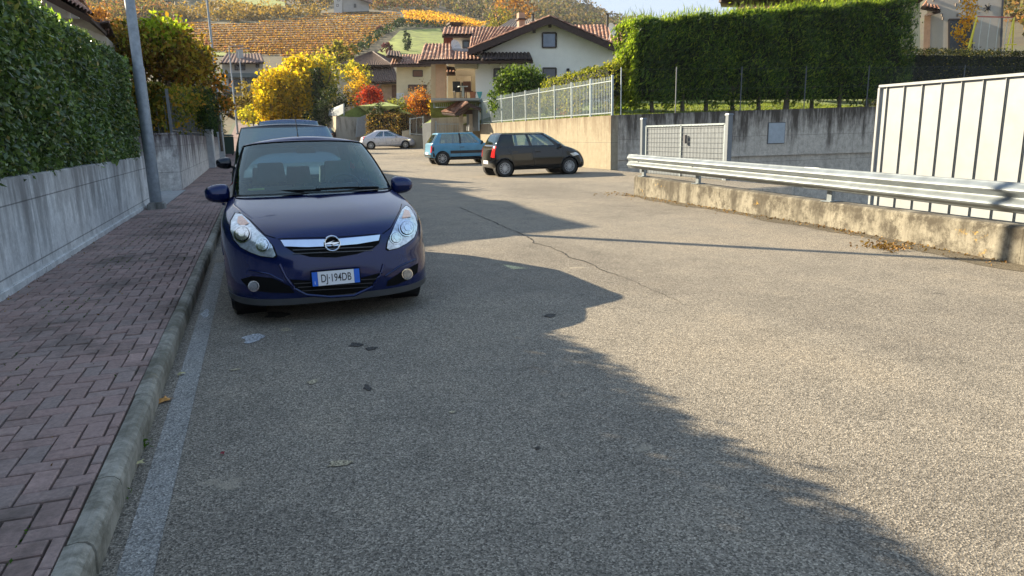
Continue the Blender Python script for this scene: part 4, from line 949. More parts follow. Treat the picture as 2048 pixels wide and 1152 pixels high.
# parapet and guardrail
par = concrete('parapet_concrete', (.275, .25, .195), (.07, .06, .046), 1.3, .85, None, (-.3, .7), .95)
path = [(8.03, 14.2, .43, .90, .62), (7.83, 8.29, .35, .81, .56), (7.33, 4.95, .39, .82, .54), (6.9, 1.5, .42, .83, .53), (6.5, -2, .42, .83, .53)]
t = thing('parapet', 'low stained concrete parapet with orange lichen under the guardrail', 'parapet', (0, 0, 0)); mb = MB()
for k, (a, b_) in enumerate(zip(path[:-1], path[1:])):
    for q in range(6):
        u, v = q/6, (q+1)/6; g_ = .004 if q == 5 else 0
        L1 = [a[i]+(b_[i]-a[i])*u for i in range(3)]; L2 = [a[i]+(b_[i]-a[i])*v for i in range(3)]; L2[1] += g_
        prof = lambda L_: [(L_[0], L_[1], -.05), (L_[0]+.01, L_[1], L_[2]-.025), (L_[0]+.035, L_[1], L_[2]), (L_[0]+.31, L_[1], L_[2]), (L_[0]+.33, L_[1], L_[2]-.03), (L_[0]+.33, L_[1], -3.1)]
        A_, B_ = prof(L1), prof(L2); mb.add(A_+B_, [(i, i+1, i+7, i+6) for i in range(5)]+([tuple(range(6))] if k == 0 and q == 0 else []))
mb.build('wall', par, t)
t = thing('guardrail', 'galvanised double-wave guardrail on short posts above the low parapet', 'guardrail', (0, 0, 0)); gz_ = plain('rail_zinc', (.19, .215, .23), .5, .3, .25, 4)
def ppos(s_):
    ys = [p[1] for p in path][::-1]; return [float(np.interp(s_, ys, [p[i] for p in path][::-1])) for i in (0, 3, 4)]
wave = []
for k in range(25): v = k/24; wave.append((-.045*math.sin(v*4*math.pi-math.pi/2)+.0, v))
mb = MB(); ys = np.linspace(14.35, -2, 60)
def rf(u, v):
    y = 14.35-16.35*u; x, zt_, zb2 = ppos(min(y, 14.2)); mid = (zt_+zb2)/2; return (x-.06+.042*math.cos(v*4*math.pi), y, mid-.155+.31*v)
mb.grid(rf, 60, 24); o = mb.build('rail', gz_, t, True); sm = o.modifiers.new('solid', 'SOLIDIFY'); sm.thickness = .005
x, zt_, zb2 = ppos(14.2); mb = MB(); mid = (zt_+zb2)/2
mb.grid(lambda u, v: (x-.06+.11-.11*math.cos(u*math.pi/1.0)+.03*math.cos(v*4*math.pi)*(1-u), 14.35+.13*math.sin(u*math.pi), mid-.155+.31*v), 8, 12); mb.build('end_piece', gz_, t, True)
for y in (13.95, 11.75, 8.2, 4.1, .3):
    x, zt_, zb2 = ppos(y); zp = float(np.interp(y, [p[1] for p in path][::-1], [p[2] for p in path][::-1])); mb = MB()
    mb.box((x+.12, y, (zp+zb2+.2)/2), (.06, .10, zb2+.2-zp)); mb.box((x+.06, y, (zt_+zb2)/2), (.16, .08, .10)); mb.box((x+.12, y, zp+.008), (.2, .2, .015)); mb.build('post', gz_, t, False, .004)
    mb = MB()
    for dz in (-.1, 0, .1): mb.lathe([(0, .0), (-.008, .012), (-.012, .016), (.0, .018)], (x-.02 if dz == 0 else x-.018, y, (zt_+zb2)/2+dz), 'x', 8)
    mb.build('bolt', gz_, t)
mb = MB(); x, zt_, zb2 = ppos(8.4)
mb.grid(lambda u, v: (ppos(8.65-.35*u)[0]-.066+.042*math.cos(v*4*math.pi), 8.65-.35*u, (ppos(8.4)[1]+ppos(8.4)[2])/2-.157+.314*v), 3, 24); mb.build('lap_joint', gz_, t, True)
# white panelled wall
t = thing('panel_wall', 'tall white standing-seam panel wall behind the guardrail', 'wall', (12.5, 11.76, 0)); wp = plain('white_panel', (.325, .335, .335), .5, 0, .09, 2.2, bumps=.25)
mb = MB(); mb.prism([(.02, 0, -3), (.02, -9.5, -3), (.02, -9.5, 2.22), (.02, 0, 2.21)], (.10, 0, 0)); mb.build('sheet', wp, t)
ys = [-.16-.42*k for k in range(23)]
dk = plain('seam_grey', (.09, .10, .10), .6)
mb = MB(); gb2 = MB()
for y in ys:
    mb.box((.005, y, -.40), (.030, .014, 5.2)); gb2.box((.012, y-.017, -.40), (.014, .020, 5.18))
mb.build('seam', wp, t); gb2.build('seam_gap', dk, t)
mb = MB(); mb.box((.04, -4.75, 2.235), (.15, 9.55, .05)); mb.box((.03, .02, -.4), (.12, .05, 5.2)); mb.build('capping', wp, t)
# weathered strip where the road meets the parapet
mb = MB(); dirt_m = asphalt('dirty_edge_asphalt', (.12, .10, .07))
mb.grid(lambda u, v: (float(np.interp(-2+16.4*u, [-2, 1.5, 4.95, 8.29, 14.4], [6.5, 6.9, 7.33, 7.83, 8.04]))-.30*v*(1+.25*math.sin(u*31)+.15*math.sin(u*77)), -2+16.4*u, .004), 160, 1); tag(mb.build('dirty_road_edge', dirt_m), kind='structure')
# weeds and dry leaves along the parapet foot
wd = leafmat('weed_leaves', [(0, (.03, .07, .01)), (1, (.10, .18, .02))], .3); dry = leafmat('dry_leaves', [(0, (.09, .05, .02)), (.6, (.22, .12, .04)), (1, (.40, .25, .08))], .2)
def tuft(label, x, y, z, n, r_, mat, h_=.05, cat='weed', name='weed', leaf=.035):
    t = thing(name, label, cat, (x, y, z)); C = np.stack([rng.normal(0, r_, n), rng.normal(0, r_, n), np.abs(rng.normal(0, h_, n))], 1); leaves_at('leaves', C, leaf, mat, t, .45, (0, 0, .6), .8)
p = PZ(284, 895); tuft('small green weed growing at the kerb foot, nearest the camera end', p.x-.01, p.y, .01, 55, .022, wd, .03)
p = PZ(232, 1000); tuft('thin trail of green weeds in the gutter beside the kerb', p.x, p.y, .005, 60, .03, wd, .012, leaf=.02)
p = PZ(1775, 497); tuft('patch of dry brown weeds by the parapet foot', p.x, p.y, .01, 190, .15, dry, .022, leaf=.05)
n = 650; Y = rng.uniform(5, 15.2, n); xe = np.interp(Y, [4.95, 8.29, 14.2, 15.2], [7.33, 7.83, 8.03, 8.1]); C = np.stack([xe-np.abs(rng.normal(0, .14, n))*(1+.8*(Y > 12)), Y, rng.uniform(.003, .02, n)], 1)
tag(leaves_at('leaf_litter', C, .035, dry, None, .6, (0, 0, -.1), .2), kind='stuff')
def flat_leaf(label, px, py, s_, mat, z=.012, tri=False):
    c = PZ(px, py); t = MB(); n = 10; a0 = random.random()*6; vs = [(c.x, c.y, z+.012)]
    for k in range(n):
        a = a0+2*math.pi*k/n; r_ = s_*(1.0 if k % 2 == 0 else .5); vs.append((c.x+r_*math.cos(a), c.y+r_*math.sin(a)*.8, z+random.uniform(-.008, .012)))
    t.add(vs, [(0, k+1, (k+1) % n+1) for k in range(n)]); return tag(t.build('fallen_leaf', mat), label, 'leaf')
ol = plain('orange_leaf', (.55, .27, .07), .7, 0, .25, 40); yl = plain('straw_leaf', (.40, .36, .18), .7, 0, .2, 40); rl = plain('red_petal', (.55, .01, .04), .5, 0, .2, 40); rd = plain('maroon_petal', (.22, .02, .03), .5)
flat_leaf('orange maple leaf lying against the kerb', 330, 803, .055, ol); flat_leaf('curled straw coloured leaf in the gutter below the orange leaf', 277, 932, .035, yl)
flat_leaf('bright red petal in the gutter', 210, 1052, .016, rl, .02); flat_leaf('tiny maroon petal on the open road', 445, 910, .012, rd, .006); flat_leaf('small straw leaf at the kerb beside the kerb joint', 364, 751, .03, yl)
# scattered debris on the pavement
n = 140; C = np.stack([rng.uniform(-2.2, -.82, n), rng.uniform(2.2, 14, n), rng.uniform(.134, .14, n)], 1); C[:70, 0] = -2.19+np.abs(rng.normal(0, .06, 70))
tag(leaves_at('pavement_litter', C, .022, dry, None, .5, (1, 0, 0), .2), kind='stuff')
n = 3200; Y = rng.uniform(2, 13, n)**1.0; C = np.stack([rng.choice(-2.27+.099*np.arange(15), n)+rng.normal(0, .006, n), Y, rng.uniform(.118, .136, n)], 1); kp = (np.sin(C[:, 0]*7)+np.sin(C[:, 1]*3.1)+rng.normal(0, .5, n)) > .7
tag(leaves_at('joint_moss', C[kp], .016, wd, None, .6, (0, 0, 1), .8), kind='stuff')

# ---------------------------------------------------------------- the other cars
silver = paint('silver_paint', (.48, .48, .51), .3, .3); sky_b = paint('light_blue_paint', (.07, .25, .40), .05, .35); blackp = paint('black_paint', (.004, .004, .004), 0, .12, .8); darkp = paint('graphite_paint', (.012, .015, .022), .5, .22); bluegrey = paint('blue_grey_paint', (.10, .13, .19), .5, .25)
cg = glass('side_glass', (.6, .72, .62), .8)
plate_d = lambda z: ([(-.26, z-.055), (.26, z-.055), (.26, z+.055), (-.26, z+.055)], 'number_plate', WHITEP())
alto = dict(paint=blackp, wheel_r=.285, wheel_y=(.72, 3.08), mid=1.8, rim='cover', glass=cg, crown=.05,
    rings=[(.10, .20, .72, .22, 3.42, .28, .5, 3, .28, 4), (.02, .28, .785, .30, 3.50, .34, .5, 3, .28, 4), (.0, .42, .80, .48, 3.52, .48, .5, 2.7, .26, 4), (.03, .56, .80, .64, 3.50, .62, .55, 2.5, .24, 4.5),
           (.10, .70, .79, .80, 3.47, .82, .62, 2.4, .22, 5), (.25, .81, .775, .89, 3.45, .93, .6, 2.4, .2, 5), (.50, .90, .755, .96, 3.42, 1.02, .5, 2.8, .2, 5), (.72, .965, .735, 1.0, 3.38, 1.06, .42, 3, .2, 5)],
    roof_ring=(1.50, 1.42, .60, 1.40, 3.18, 1.41, .22, 3.2, .16, 5),
    strips=[(0, 0, I0-1, I0-1, 'screen'), (I0-1, I0-1, I0+3, I0+1.5, 'pillar'), (I0+3, I0+1.5, I0+26, I0+21, 'side'), (I0+26, I0+21, I0+29, I0+25, 'pillar'), (I0+29, I0+25, I0+43, I0+44, 'side'), (I0+43, I0+44, I1+6, I1+6, 'pillar'), (I1+6, I1+6, 0, 0, 'rear')],
    mirror=(.82, 1.12, .98), steer_x=.32, lines=[((1.02, .30), (.98, .94)), ((2.02, .30), (2.06, .95)), ((2.75, .55), (2.95, .95)), ((1.02, .30), (2.3, .28))], handles=[(1.90, .80), (2.72, .82)],
    rear_pairs=[([(.50, .66), (.76, .64), (.74, 1.02), (.60, 1.0), (.54, .84)], 'tail_lamp', RED())], rear_decals=[plate_d(.48), ([(-.4, .22), (.4, .22), (.4, .30), (-.4, .30)], 'bumper_insert', BLACK())],
    side_decals=[([(.60, .62), (.72, .72), (.48, .74), (.36, .66)], 'headlight', LAMP())])
a_h = R(-1); fwd = Vector((math.cos(a_h), math.sin(a_h), 0)); side = Vector((-fwd.y, fwd.x, 0))
def place(name, label, S, rear_wheel, heading, zg=0):
    """the near-side wheels' contact points fix the car: rear wheel and heading in the ground plane"""
    f_ = Vector((math.cos(heading), math.sin(heading), 0)); s_ = Vector((-f_.y, f_.x, 0)); rz = heading+math.pi/2
    tr = S['rings'][2][2]-.105+.09
    p = Vector((*rear_wheel, zg))+f_*S['wheel_y'][1]+s_*tr; return car(name, label, p, rz, S)[0]
place('parked_car', 'black five-door hatchback with red tail lamps parked nose to the sunlit wall', alto, (7.84, 22.55), a_h)
# boxy light blue car
panda = dict(paint=sky_b, wheel_r=.295, wheel_y=(.66, 2.82), mid=1.7, rim='steel', glass=cg, crown=.03, bulge=.008, handle_mat=BLACK(), mirror_mat=BLACK(),
    rings=[(.06, .30, .70, .30, 3.34, .34, .25, 5, .2, 6), (.0, .36, .735, .36, 3.38, .38, .25, 5, .2, 6), (.0, .50, .745, .50, 3.38, .50, .25, 5, .2, 6), (.05, .64, .745, .66, 3.35, .66, .22, 5, .18, 6),
           (.08, .78, .742, .80, 3.33, .80, .22, 5, .16, 6), (.16, .86, .735, .89, 3.32, .92, .25, 5, .16, 6), (.50, .92, .725, .92, 3.30, .945, .2, 5, .15, 6), (.80, .95, .70, .94, 3.28, .96, .15, 6, .15, 6)],
    roof_ring=(1.32, 1.42, .60, 1.405, 2.98, 1.40, .12, 6, .12, 6),
    strips=[(0, 0, I0-1, I0-1, 'screen'), (I0-1, I0-1, I0+2.5, I0+2, 'pillar'), (I0+2.5, I0+2, I0+25, I0+20, 'side'), (I0+25, I0+20, I0+27.5, I0+23, 'black'), (I0+27.5, I0+23, I1-5, I1-3, 'side'), (I1-5, I1-3, I1+5, I1+5, 'pillar'), (I1+5, I1+5, 0, 0, 'rear')],
    mirror=(.78, .98, .98), lines=[((.88, .35), (.84, .93)), ((1.98, .35), (2.0, .93))], handles=[(1.88, .78)],
    rear_pairs=[([(.62, .56), (.72, .56), (.72, .86), (.62, .86)], 'tail_lamp', RED())], rear_decals=[plate_d(.52), ([(-.7, .34), (.7, .34), (.7, .47), (-.7, .47)], 'bumper', BLACK())],
    side_decals=[([(1.0, .30), (2.5, .30), (2.5, .36), (1.0, .36)], 'sill_trim', BLACK()), ([(.95, .50), (2.45, .50), (2.45, .63), (.95, .63)], 'side_rubbing_strip', BLACK()), ([(3.10, .30), (3.34, .30), (3.34, .56), (3.22, .56)], 'bumper_corner', BLACK()), ([(3.20, .62), (3.28, .62), (3.28, .82), (3.20, .82)], 'vent', BLACK())])
rw = PD(886, 330, 32.5); place('parked_car', 'boxy light blue three-door car with a black strip, parked behind the black hatchback', panda, (rw.x, rw.y), a_h, G(32.5))
# silver hatchback farther off
civ = dict(alto); civ.update(paint=silver, wheel_r=.30, wheel_y=(.86, 3.56), mid=2.1, mirror=(.84, 1.55, .98),
    rings=[(.10, .20, .76, .22, 4.22, .28, .55, 3, .35, 3), (.02, .28, .83, .30, 4.30, .34, .55, 3, .35, 3), (.0, .42, .845, .48, 4.32, .48, .55, 2.7, .33, 3), (.03, .55, .845, .62, 4.30, .62, .6, 2.5, .33, 3),
           (.10, .66, .835, .76, 4.26, .80, .66, 2.4, .33, 3), (.30, .77, .815, .86, 4.22, .90, .7, 2.4, .33, 3), (.65, .88, .785, .92, 4.15, .97, .6, 2.8, .3, 3), (.98, .965, .76, .96, 4.05, 1.01, .42, 3, .3, 3)],
    roof_ring=(1.95, 1.42, .55, 1.39, 3.20, 1.39, .35, 2.6, .35, 2.6), crown=.09, lines=[((1.30, .30), (1.25, .94)), ((2.35, .30), (2.40, .95))], handles=[(2.2, .82), (3.15, .84)],
    rear_decals=[plate_d(.60)], rear_pairs=[([(.55, .76), (.80, .76), (.76, 1.0), (.6, .98)], 'tail_lamp', RED())], side_decals=[([(.72, .56), (.95, .70), (.50, .72), (.36, .62)], 'headlight', LAMP())])
rw = PD(745, 298, 57); place('parked_car', 'silver grey hatchback parked beside the brown clipped hedge', civ, (rw.x-.1, rw.y), R(-3), G(57))
# two tall cars behind the dark blue one
mpv = dict(alto); mpv.update(paint=darkp, wheel_r=.31, wheel_y=(.85, 3.5), mid=2.1, mirror=(.93, 1.25, 1.10), crown=.05, glass=glass('mpv_glass', (.4, .5, .6), .30, mn=.2), steer=True,
    rings=[(.10, .20, .78, .22, 4.22, .28, .55, 3, .35, 3), (.02, .28, .85, .30, 4.30, .34, .55, 3, .35, 3), (.0, .46, .87, .50, 4.32, .48, .55, 2.7, .33, 3), (.03, .65, .87, .70, 4.30, .70, .6, 2.5, .33, 3),
           (.10, .82, .86, .88, 4.26, .92, .66, 2.4, .33, 3), (.30, .93, .845, .98, 4.22, 1.02, .7, 2.4, .33, 3), (.60, 1.02, .82, 1.04, 4.15, 1.08, .6, 2.8, .3, 3), (.90, 1.08, .80, 1.08, 4.1, 1.1, .42, 3, .3, 3)],
    roof_ring=(1.62, 1.63, .66, 1.61, 3.85, 1.60, .2, 4.5, .2, 3), lines=[((1.30, .30), (1.25, 1.04)), ((2.35, .30), (2.40, 1.05))], handles=[(2.2, .92)], rear_decals=[], rear_pairs=[],
    side_decals=[], front_pairs=[([(.45, .66), (.80, .68), (.80, .86), (.55, .80)], 'headlight', LAMP())], front_decals=[plate_d(.45)])
car('parked_car', 'tall dark people carrier parked directly behind the dark blue hatchback', (.50, 10.25, 0), R(1), mpv)
van = dict(mpv); van.update(paint=bluegrey, roof_ring=(1.62, 1.85, .68, 1.82, 3.9, 1.80, .2, 4.5, .2, 3))
car('parked_car', 'blue grey tall car, third in the row behind the people carrier', (.80, 16.4, 0), R(0), van)
red = dict(panda); red.update(paint=paint('maroon_paint', (.20, .03, .03), .2, .3)); pc = PD(637, 246, 64)
car('parked_car', 'small maroon car far down the street under the yellow tree', (pc.x+.3, pc.y, G(pc.y)-.0), R(-12), red)
whc = dict(panda); whc.update(paint=paint('white_paint', (.6, .6, .6), .1, .3)); pc = PD(470, 200, 112)
car('parked_car', 'white car parked far off below the grey balcony house', (pc.x, pc.y, pc.z-.8), R(80), whc)

# ---------------------------------------------------------------- hills
HX = [-700, -200, 300, 600, 800, 960, 1130, 1240, 1500, 2048, 2900]
HD = [60, 90, 130, 170, 220, 280, 340, 450, 620]
HY = {-700: [250, 225, 180, 140, 80, 30, -10, -60, -110], -200: [258, 235, 185, 145, 90, 45, 5, -50, -100], 300: [292, 262, 215, 150, 100, 58, 20, -40, -90], 600: [296, 262, 225, 140, 90, 44, 12, -25, -70],
      800: [292, 250, 185, 118, 72, 27, 16, -4, -26], 960: [226, 195, 158, 120, 88, 52, 50, 22, -6], 1130: [214, 190, 160, 135, 110, 88, 74, 40, 6], 1240: [206, 185, 160, 140, 120, 102, 90, 68, 50],
      1500: [196, 160, 130, 118, 108, 100, 94, 76, 60], 2048: [120, 95, 62, 34, 4, -20, -40, -60, -80], 2900: [80, 40, 0, -40, -80, -110, -140, -160, -180]}
def hy(px, D):
    ys = [float(np.interp(D, HD, HY[x])) for x in HX]; return float(np.interp(px, HX, ys))
def hill(px, D): return PD(px, hy(px, D), D)
hm, n, l, b = nodes_of('hillside'); g = n.new('ShaderNodeTexCoord'); t1 = tex_noise(n, l, .03, 6, .65, g.outputs['Object']); t2 = tex_noise(n, l, .6, 5, .7, g.outputs['Object'])
r1 = ramp(n, l, t1.outputs[0], [(.35, (.055, .042, .022)), (.5, (.085, .068, .032)), (.65, (.065, .075, .025))]); r2 = ramp(n, l, t2.outputs[0], [(.3, (.65, .65, .65)), (.7, (1.25, 1.2, 1.1))])
l.new(mixc(n, l, 1.0, r1.outputs[0], r2.outputs[0], 'MULTIPLY'), b.inputs['Base Color']); b.inputs['Roughness'].default_value = .95
mb = MB(); XS = np.linspace(-700, 2900, 91); DS = np.concatenate([np.linspace(60, 340, 48), np.linspace(360, 620, 14)])
mb.grid(lambda u, v: (lambda p: (p.x, p.y, p.z-.15))(hill(XS[round(u*90)], DS[round(v*61)])), 90, 61); tag(mb.build('hills', hm, None, True), kind='structure')
# green meadows laid on the slope
mead = plain('meadow_grass', (.20, .23, .04), .95, 0, .45, .35)
def patch(poly, name, mat, lift=.1, nn=30):
    """poly in photo pixels on the hillside; solved for distance so that it lies on the slope"""
    vs, fs = fill2d(poly, 9); out = []
    for x, y in vs:
        lo_, hi = 60., 620.
        for _ in range(28):
            md = (lo_+hi)/2
            if hy(x, md) > y: lo_ = md
            else: hi = md
        p = PD(x, y, (lo_+hi)/2); out.append((p.x, p.y, p.z+lift))
    mb = MB(); mb.add(out, fs); return tag(mb.build(name, mat, None, True), kind='structure')
def hit_hill(x, y):
    lo_, hi = 60., 620.
    for _ in range(28):
        md = (lo_+hi)/2
        if hy(x, md) > y: lo_ = md
        else: hi = md
    return PD(x, y, (lo_+hi)/2)
patch([(748, 112), (800, 62), (880, 57), (905, 100), (905, 120), (800, 118)], 'meadow', mead)
patch([(425, 2), (440, -10), (520, -10), (570, 12), (572, 24), (500, 18), (450, 14)], 'meadow', mead, 1.5)
patch([(425, 106), (500, 104), (500, 112), (425, 112)], 'meadow', mead)
# vineyard: rows of vines as bands of small leaves
def inpoly(x, y, poly):
    r_ = False; j = len(poly)-1
    for i in range(len(poly)):
        if (poly[i][1] > y) != (poly[j][1] > y) and x < (poly[j][0]-poly[i][0])*(y-poly[i][1])/(poly[j][1]-poly[i][1])+poly[i][0]: r_ = not r_
        j = i
    return r_
vine_a = leafmat('vine_leaves_gold', [(0, (.10, .055, .035)), (.3, (.30, .14, .05)), (.6, (.50, .25, .05)), (.85, (.60, .35, .06)), (1, (.42, .12, .10))], .4)
vine_b = leafmat('vine_leaves_rust', [(0, (.07, .045, .02)), (.4, (.22, .11, .035)), (.75, (.46, .24, .06)), (1, (.38, .09, .07))], .35)
def vineyard(poly, step, slope, mat, name, dens=1.0, sz=.85, h_=1.5, gaps=.35):
    ys = [p[1] for p in poly]; xs = [p[0] for p in poly]; C = []
    y = min(ys)-abs(slope)*(max(xs)-min(xs)); rowi = 0
    while y < max(ys)+abs(slope)*(max(xs)-min(xs)):
        x = min(xs)
        while x < max(xs):
            yy = y+slope*(x-min(xs))
            if inpoly(x, yy, poly) and yy > -12:
                q = math.sin(x*.031+y*.11)+math.sin(x*.012-y*.05+2)
                if random.random() > gaps*(.6+.35*q):
                    p = hit_hill(x, yy); k = 4
                    for _ in range(k): C.append((p.x+random.gauss(0, .3), p.y+random.gauss(0, .22), p.z+random.uniform(.15, h_)))
            x += 1.5/dens
        y += step; rowi += 1

    return tag(leaves_at(name, np.array(C), sz, mat, None, .7), kind='stuff')
VA = [(235, 52), (360, 44), (470, 50), (560, 42), (640, 30), (700, 24), (800, 27), (797, 46), (745, 88), (715, 108), (690, 122), (630, 118), (540, 112), (470, 108), (380, 100), (300, 75)]
vineyard(VA, 4.6, -.018, vine_a, 'vineyard', 1.8, .55, .55, .22)
vineyard([(806, 27), (870, 26), (920, 36), (975, 50), (960, 56), (880, 52), (812, 48)], 2.6, .03, leafmat('vine_leaves_orange', [(0, (.32, .15, .02)), (.5, (.62, .32, .04)), (1, (.72, .42, .06))], .45), 'upper_vineyard', 1.4, .8, gaps=.1)
# trimmed hedge line between vineyard and meadow
mb = MB(); P = [hit_hill(x, y) for x, y in ((712, 110), (735, 92), (762, 72), (790, 56), (806, 52), (840, 54), (890, 54))]; C = []
for a, b_ in zip(P[:-1], P[1:]):
    for k in range(160): p = a.lerp(b_, random.random()); C.append((p.x+random.gauss(0, .5), p.y+random.gauss(0, .5), p.z+random.uniform(0, 2.4)))
tag(leaves_at('foliage', np.array(C), .9, leafmat('hedge_line', [(0, (.015, .03, .012)), (1, (.05, .08, .02))], .2), None, .6), 'dark hedge line climbing between the vineyard and the green meadow', 'hedge')
# woods: every crown a lump of leaf clusters
def wood_leaves(cols): return leafmat('wood_'+cols[0], [(i/(len(cols[1])-1), c) for i, c in enumerate(cols[1])], .35)
W1 = wood_leaves(('mixed', [(.04, .05, .025), (.12, .09, .035), (.22, .11, .045), (.12, .15, .04), (.36, .18, .05), (.26, .08, .06)]))
W2 = wood_leaves(('dark', [(.02, .03, .02), (.05, .06, .03), (.09, .08, .045), (.13, .09, .05)]))
def woods(poly, n, mat, name, rmin=2.5, rmax=5, per=60, sz=1.4):
    C = []; xs = [p[0] for p in poly]; ys = [p[1] for p in poly]; k = 0; tries = 0
    while k < n and tries < n*40:
        tries += 1; x, y = random.uniform(min(xs), max(xs)), random.uniform(min(ys), max(ys))
        if not inpoly(x, y, poly): continue
        p = hit_hill(x, y); r_ = random.uniform(rmin, rmax); k += 1
        C.append(shell_pts((p.x, p.y, p.z+r_*.9), (r_, r_, r_*random.uniform(.8, 1.3)), per, .5, .3))
    return tag(leaves_at(name, np.concatenate(C), sz, mat, None, .75), kind='stuff')
woods([(100, 20), (240, 30), (330, 20), (350, 46), (240, 52), (235, 70), (300, 90), (180, 100), (60, 60)], 380, W1, 'woodland', 1.6, 3.6, 55, .9)
woods([(-120, -60), (560, -60), (430, -14), (330, 12), (100, 14)], 420, W2, 'woodland', 2.5, 5, 60, 1.1)
woods([(340, 28), (450, 12), (560, 26), (650, 22), (650, 34), (470, 44), (350, 42)], 150, wood_leaves(('amber', [(.06, .06, .03), (.24, .15, .04), (.42, .24, .05), (.16, .12, .04)])), 'woodland', 1.2, 2.6, 50, .9)
woods([(560, 8), (640, -4), (740, -22), (860, -30), (900, -6), (870, 24), (760, 22), (700, 14), (600, 12)], 340, W1, 'woodland', 2.2, 4.5, 60, 1.1)
woods([(860, -20), (1000, -30), (1130, 0), (1240, 50), (1330, 62), (1400, 80), (1240, 80), (1080, 60), (1000, 56), (975, 46), (900, 24)], 520, wood_leaves(('blueish', [(.045, .055, .04), (.13, .10, .06), (.20, .12, .07), (.11, .13, .05)])), 'woodland', 2.8, 5.5, 60, 1.7)
woods([(1985, 0), (2130, -20), (2130, 90), (2060, 60), (2000, 30)], 40, W1, 'woodland', 1.5, 3, 50, 1.0)
orange = leafmat('orange_crown', [(0, (.12, .06, .02)), (.5, (.36, .15, .04)), (1, (.52, .25, .06))], .4)
for k, (x, y, D, r_, lab) in enumerate(((1030, 30, 200, 5.5, 'large orange brown tree on the ridge behind the white house'), (1000, 48, 170, 3, 'yellow green tree left of the orange brown tree behind the white house'), (88, 20, 60, 1.6, 'bright orange small tree behind the left roof'),
        (200, 50, 90, 1.7, 'faded orange tree between the left roof and the lamp post'))):
    p = PD(x, y, D); g_ = hill(x, D) if D > 60 else Vector((p.x, p.y, 2.5)); m_ = leafmat('olive_crown', [(0, (.06, .06, .02)), (.6, (.22, .19, .04)), (1, (.34, .28, .06))], .4) if k == 1 else orange
    tree('hill_tree', lab, 'tree', (g_.x, g_.y, g_.z), [((p.x, p.y, p.z), (r_, r_, r_*1.1), 90)], m_, .12*r_+.15, 14, r_*.14, r_*.05, 8)
for k, (x, y, h_) in enumerate(((815, 98, 4.2), (760, 62, 2), (775, 104, 2.4))):
    p = hit_hill(x, y+4); tree('meadow_tree', ('dark narrow conifer standing on the green meadow', 'small shrub at the top of the meadow hedge', 'purple shrub at the foot of the meadow beside the hedge line')[k], 'tree', tuple(p), [((p.x, p.y, p.z+h_*.55), (h_*.22 if k == 0 else h_*.5, h_*.22 if k == 0 else h_*.5, h_*.5), 40)], con if k == 0 else leafmat('plum_leaves', [(0, (.05, .012, .02)), (1, (.14, .03, .05))], .3), .5, 12, .2, .08, 4)
# old farmhouse on the hilltop
gw = plain('grey_render', (.42, .40, .38), .9, 0, .12, 1); dwin = plain('dark_window', (.035, .04, .05), .2, 0, .3, 3)
t = thing('hilltop_farmhouse', 'old pale stone farmhouse standing at the top of the vineyard', 'house')
H = hit_hill(700, 27); HDn = math.hypot(H.x, H.y); n_ = Vector((H.x, H.y, 0)).normalized()
poly_wall([(668, 27), (684, 27), (684, -16), (668, -16)], HDn, 8, 'tower_wall', plain('pale_stone', (.55, .52, .48), .9, 0, .1, 1), t); poly_wall([(684, 24), (738, 22), (738, 6), (722, -4), (684, -14)], HDn+1, 9, 'wall', gw, t)
tiled([PD(718, -2, HDn-1), PD(746, 8, HDn-1), PD(742, -8, HDn+8), PD(700, -22, HDn+8)], 'roof', t, 1.0, .2, .3)
tiled([PD(664, -13, HDn-1), PD(716, -8, HDn-1), PD(706, -36, HDn+8), PD(672, -36, HDn+8)], 'roof', t, 1.0, .2, .3)
for q in ((673, 9, 677, 13), (675, -2, 680, 2), (708, 8, 712, 15)): window_at(t, *q, H, n_, dwin, .15)

# ---------------------------------------------------------------- the white gabled house
HC = PD(1085, 150, 45); hn_ = Vector((HC.x, HC.y, 0)).normalized(); hr_ = Vector((hn_.y, -hn_.x, 0))
def hp(px, py, v=0): return on_plane(px, py, HC+hn_*v, hn_)
whr = plain('white_render', (.88, .83, .76), .85, 0, .06, 1.2, bumps=.1); beige = plain('beige_render', (.50, .43, .31), .85, 0, .08, 1.2)
t = thing('gabled_house', 'white rendered house with a wide gable, brown tiled roofs and a covered terrace', 'house', (0, 0, 0))
def wallp(pts, v, th, name='wall', mat=whr, par=None):
    mb = MB(); mb.prism([hp(x, y, v) for x, y in pts], hn_*th); return mb.build(name, mat, par or t)
wallp([(950, 112), (1100, 44), (1226, 96), (1226, 240), (952, 240)], 0, 9, 'wall')
# gable verges (dark barge boards) and the slopes behind them
def slope(e0, r0, depth, ov, nm='roof'):
    a = hp(*e0, -ov); r_ = hp(*r0, -ov); return tiled([a, a+hn_*(depth+ov), r_+hn_*(depth+ov), r_], nm, t)
slope((936, 99), (1100, 33), 9, .9); slope((1240, 95), (1100, 33), 9, .9)
mb = MB()
for e0 in ((936, 101), (1240, 97)):
    a = hp(*e0, -1.0); r_ = hp(1100, 35, -1.0); mb.prism([a, r_, r_-Vector((0, 0, .34)), a-Vector((0, 0, .30))], hn_*.07)
mb.build('barge_board', wood(), t)
mb = MB()
for x, y in ((1100, 47), (962, 103), (1222, 92), (1068, 58)):
    p = hp(x, y, -.95); mb.bar(p, p+hn_*1.2, .18, .2)
mb.build('rafter_end', wood(), t)
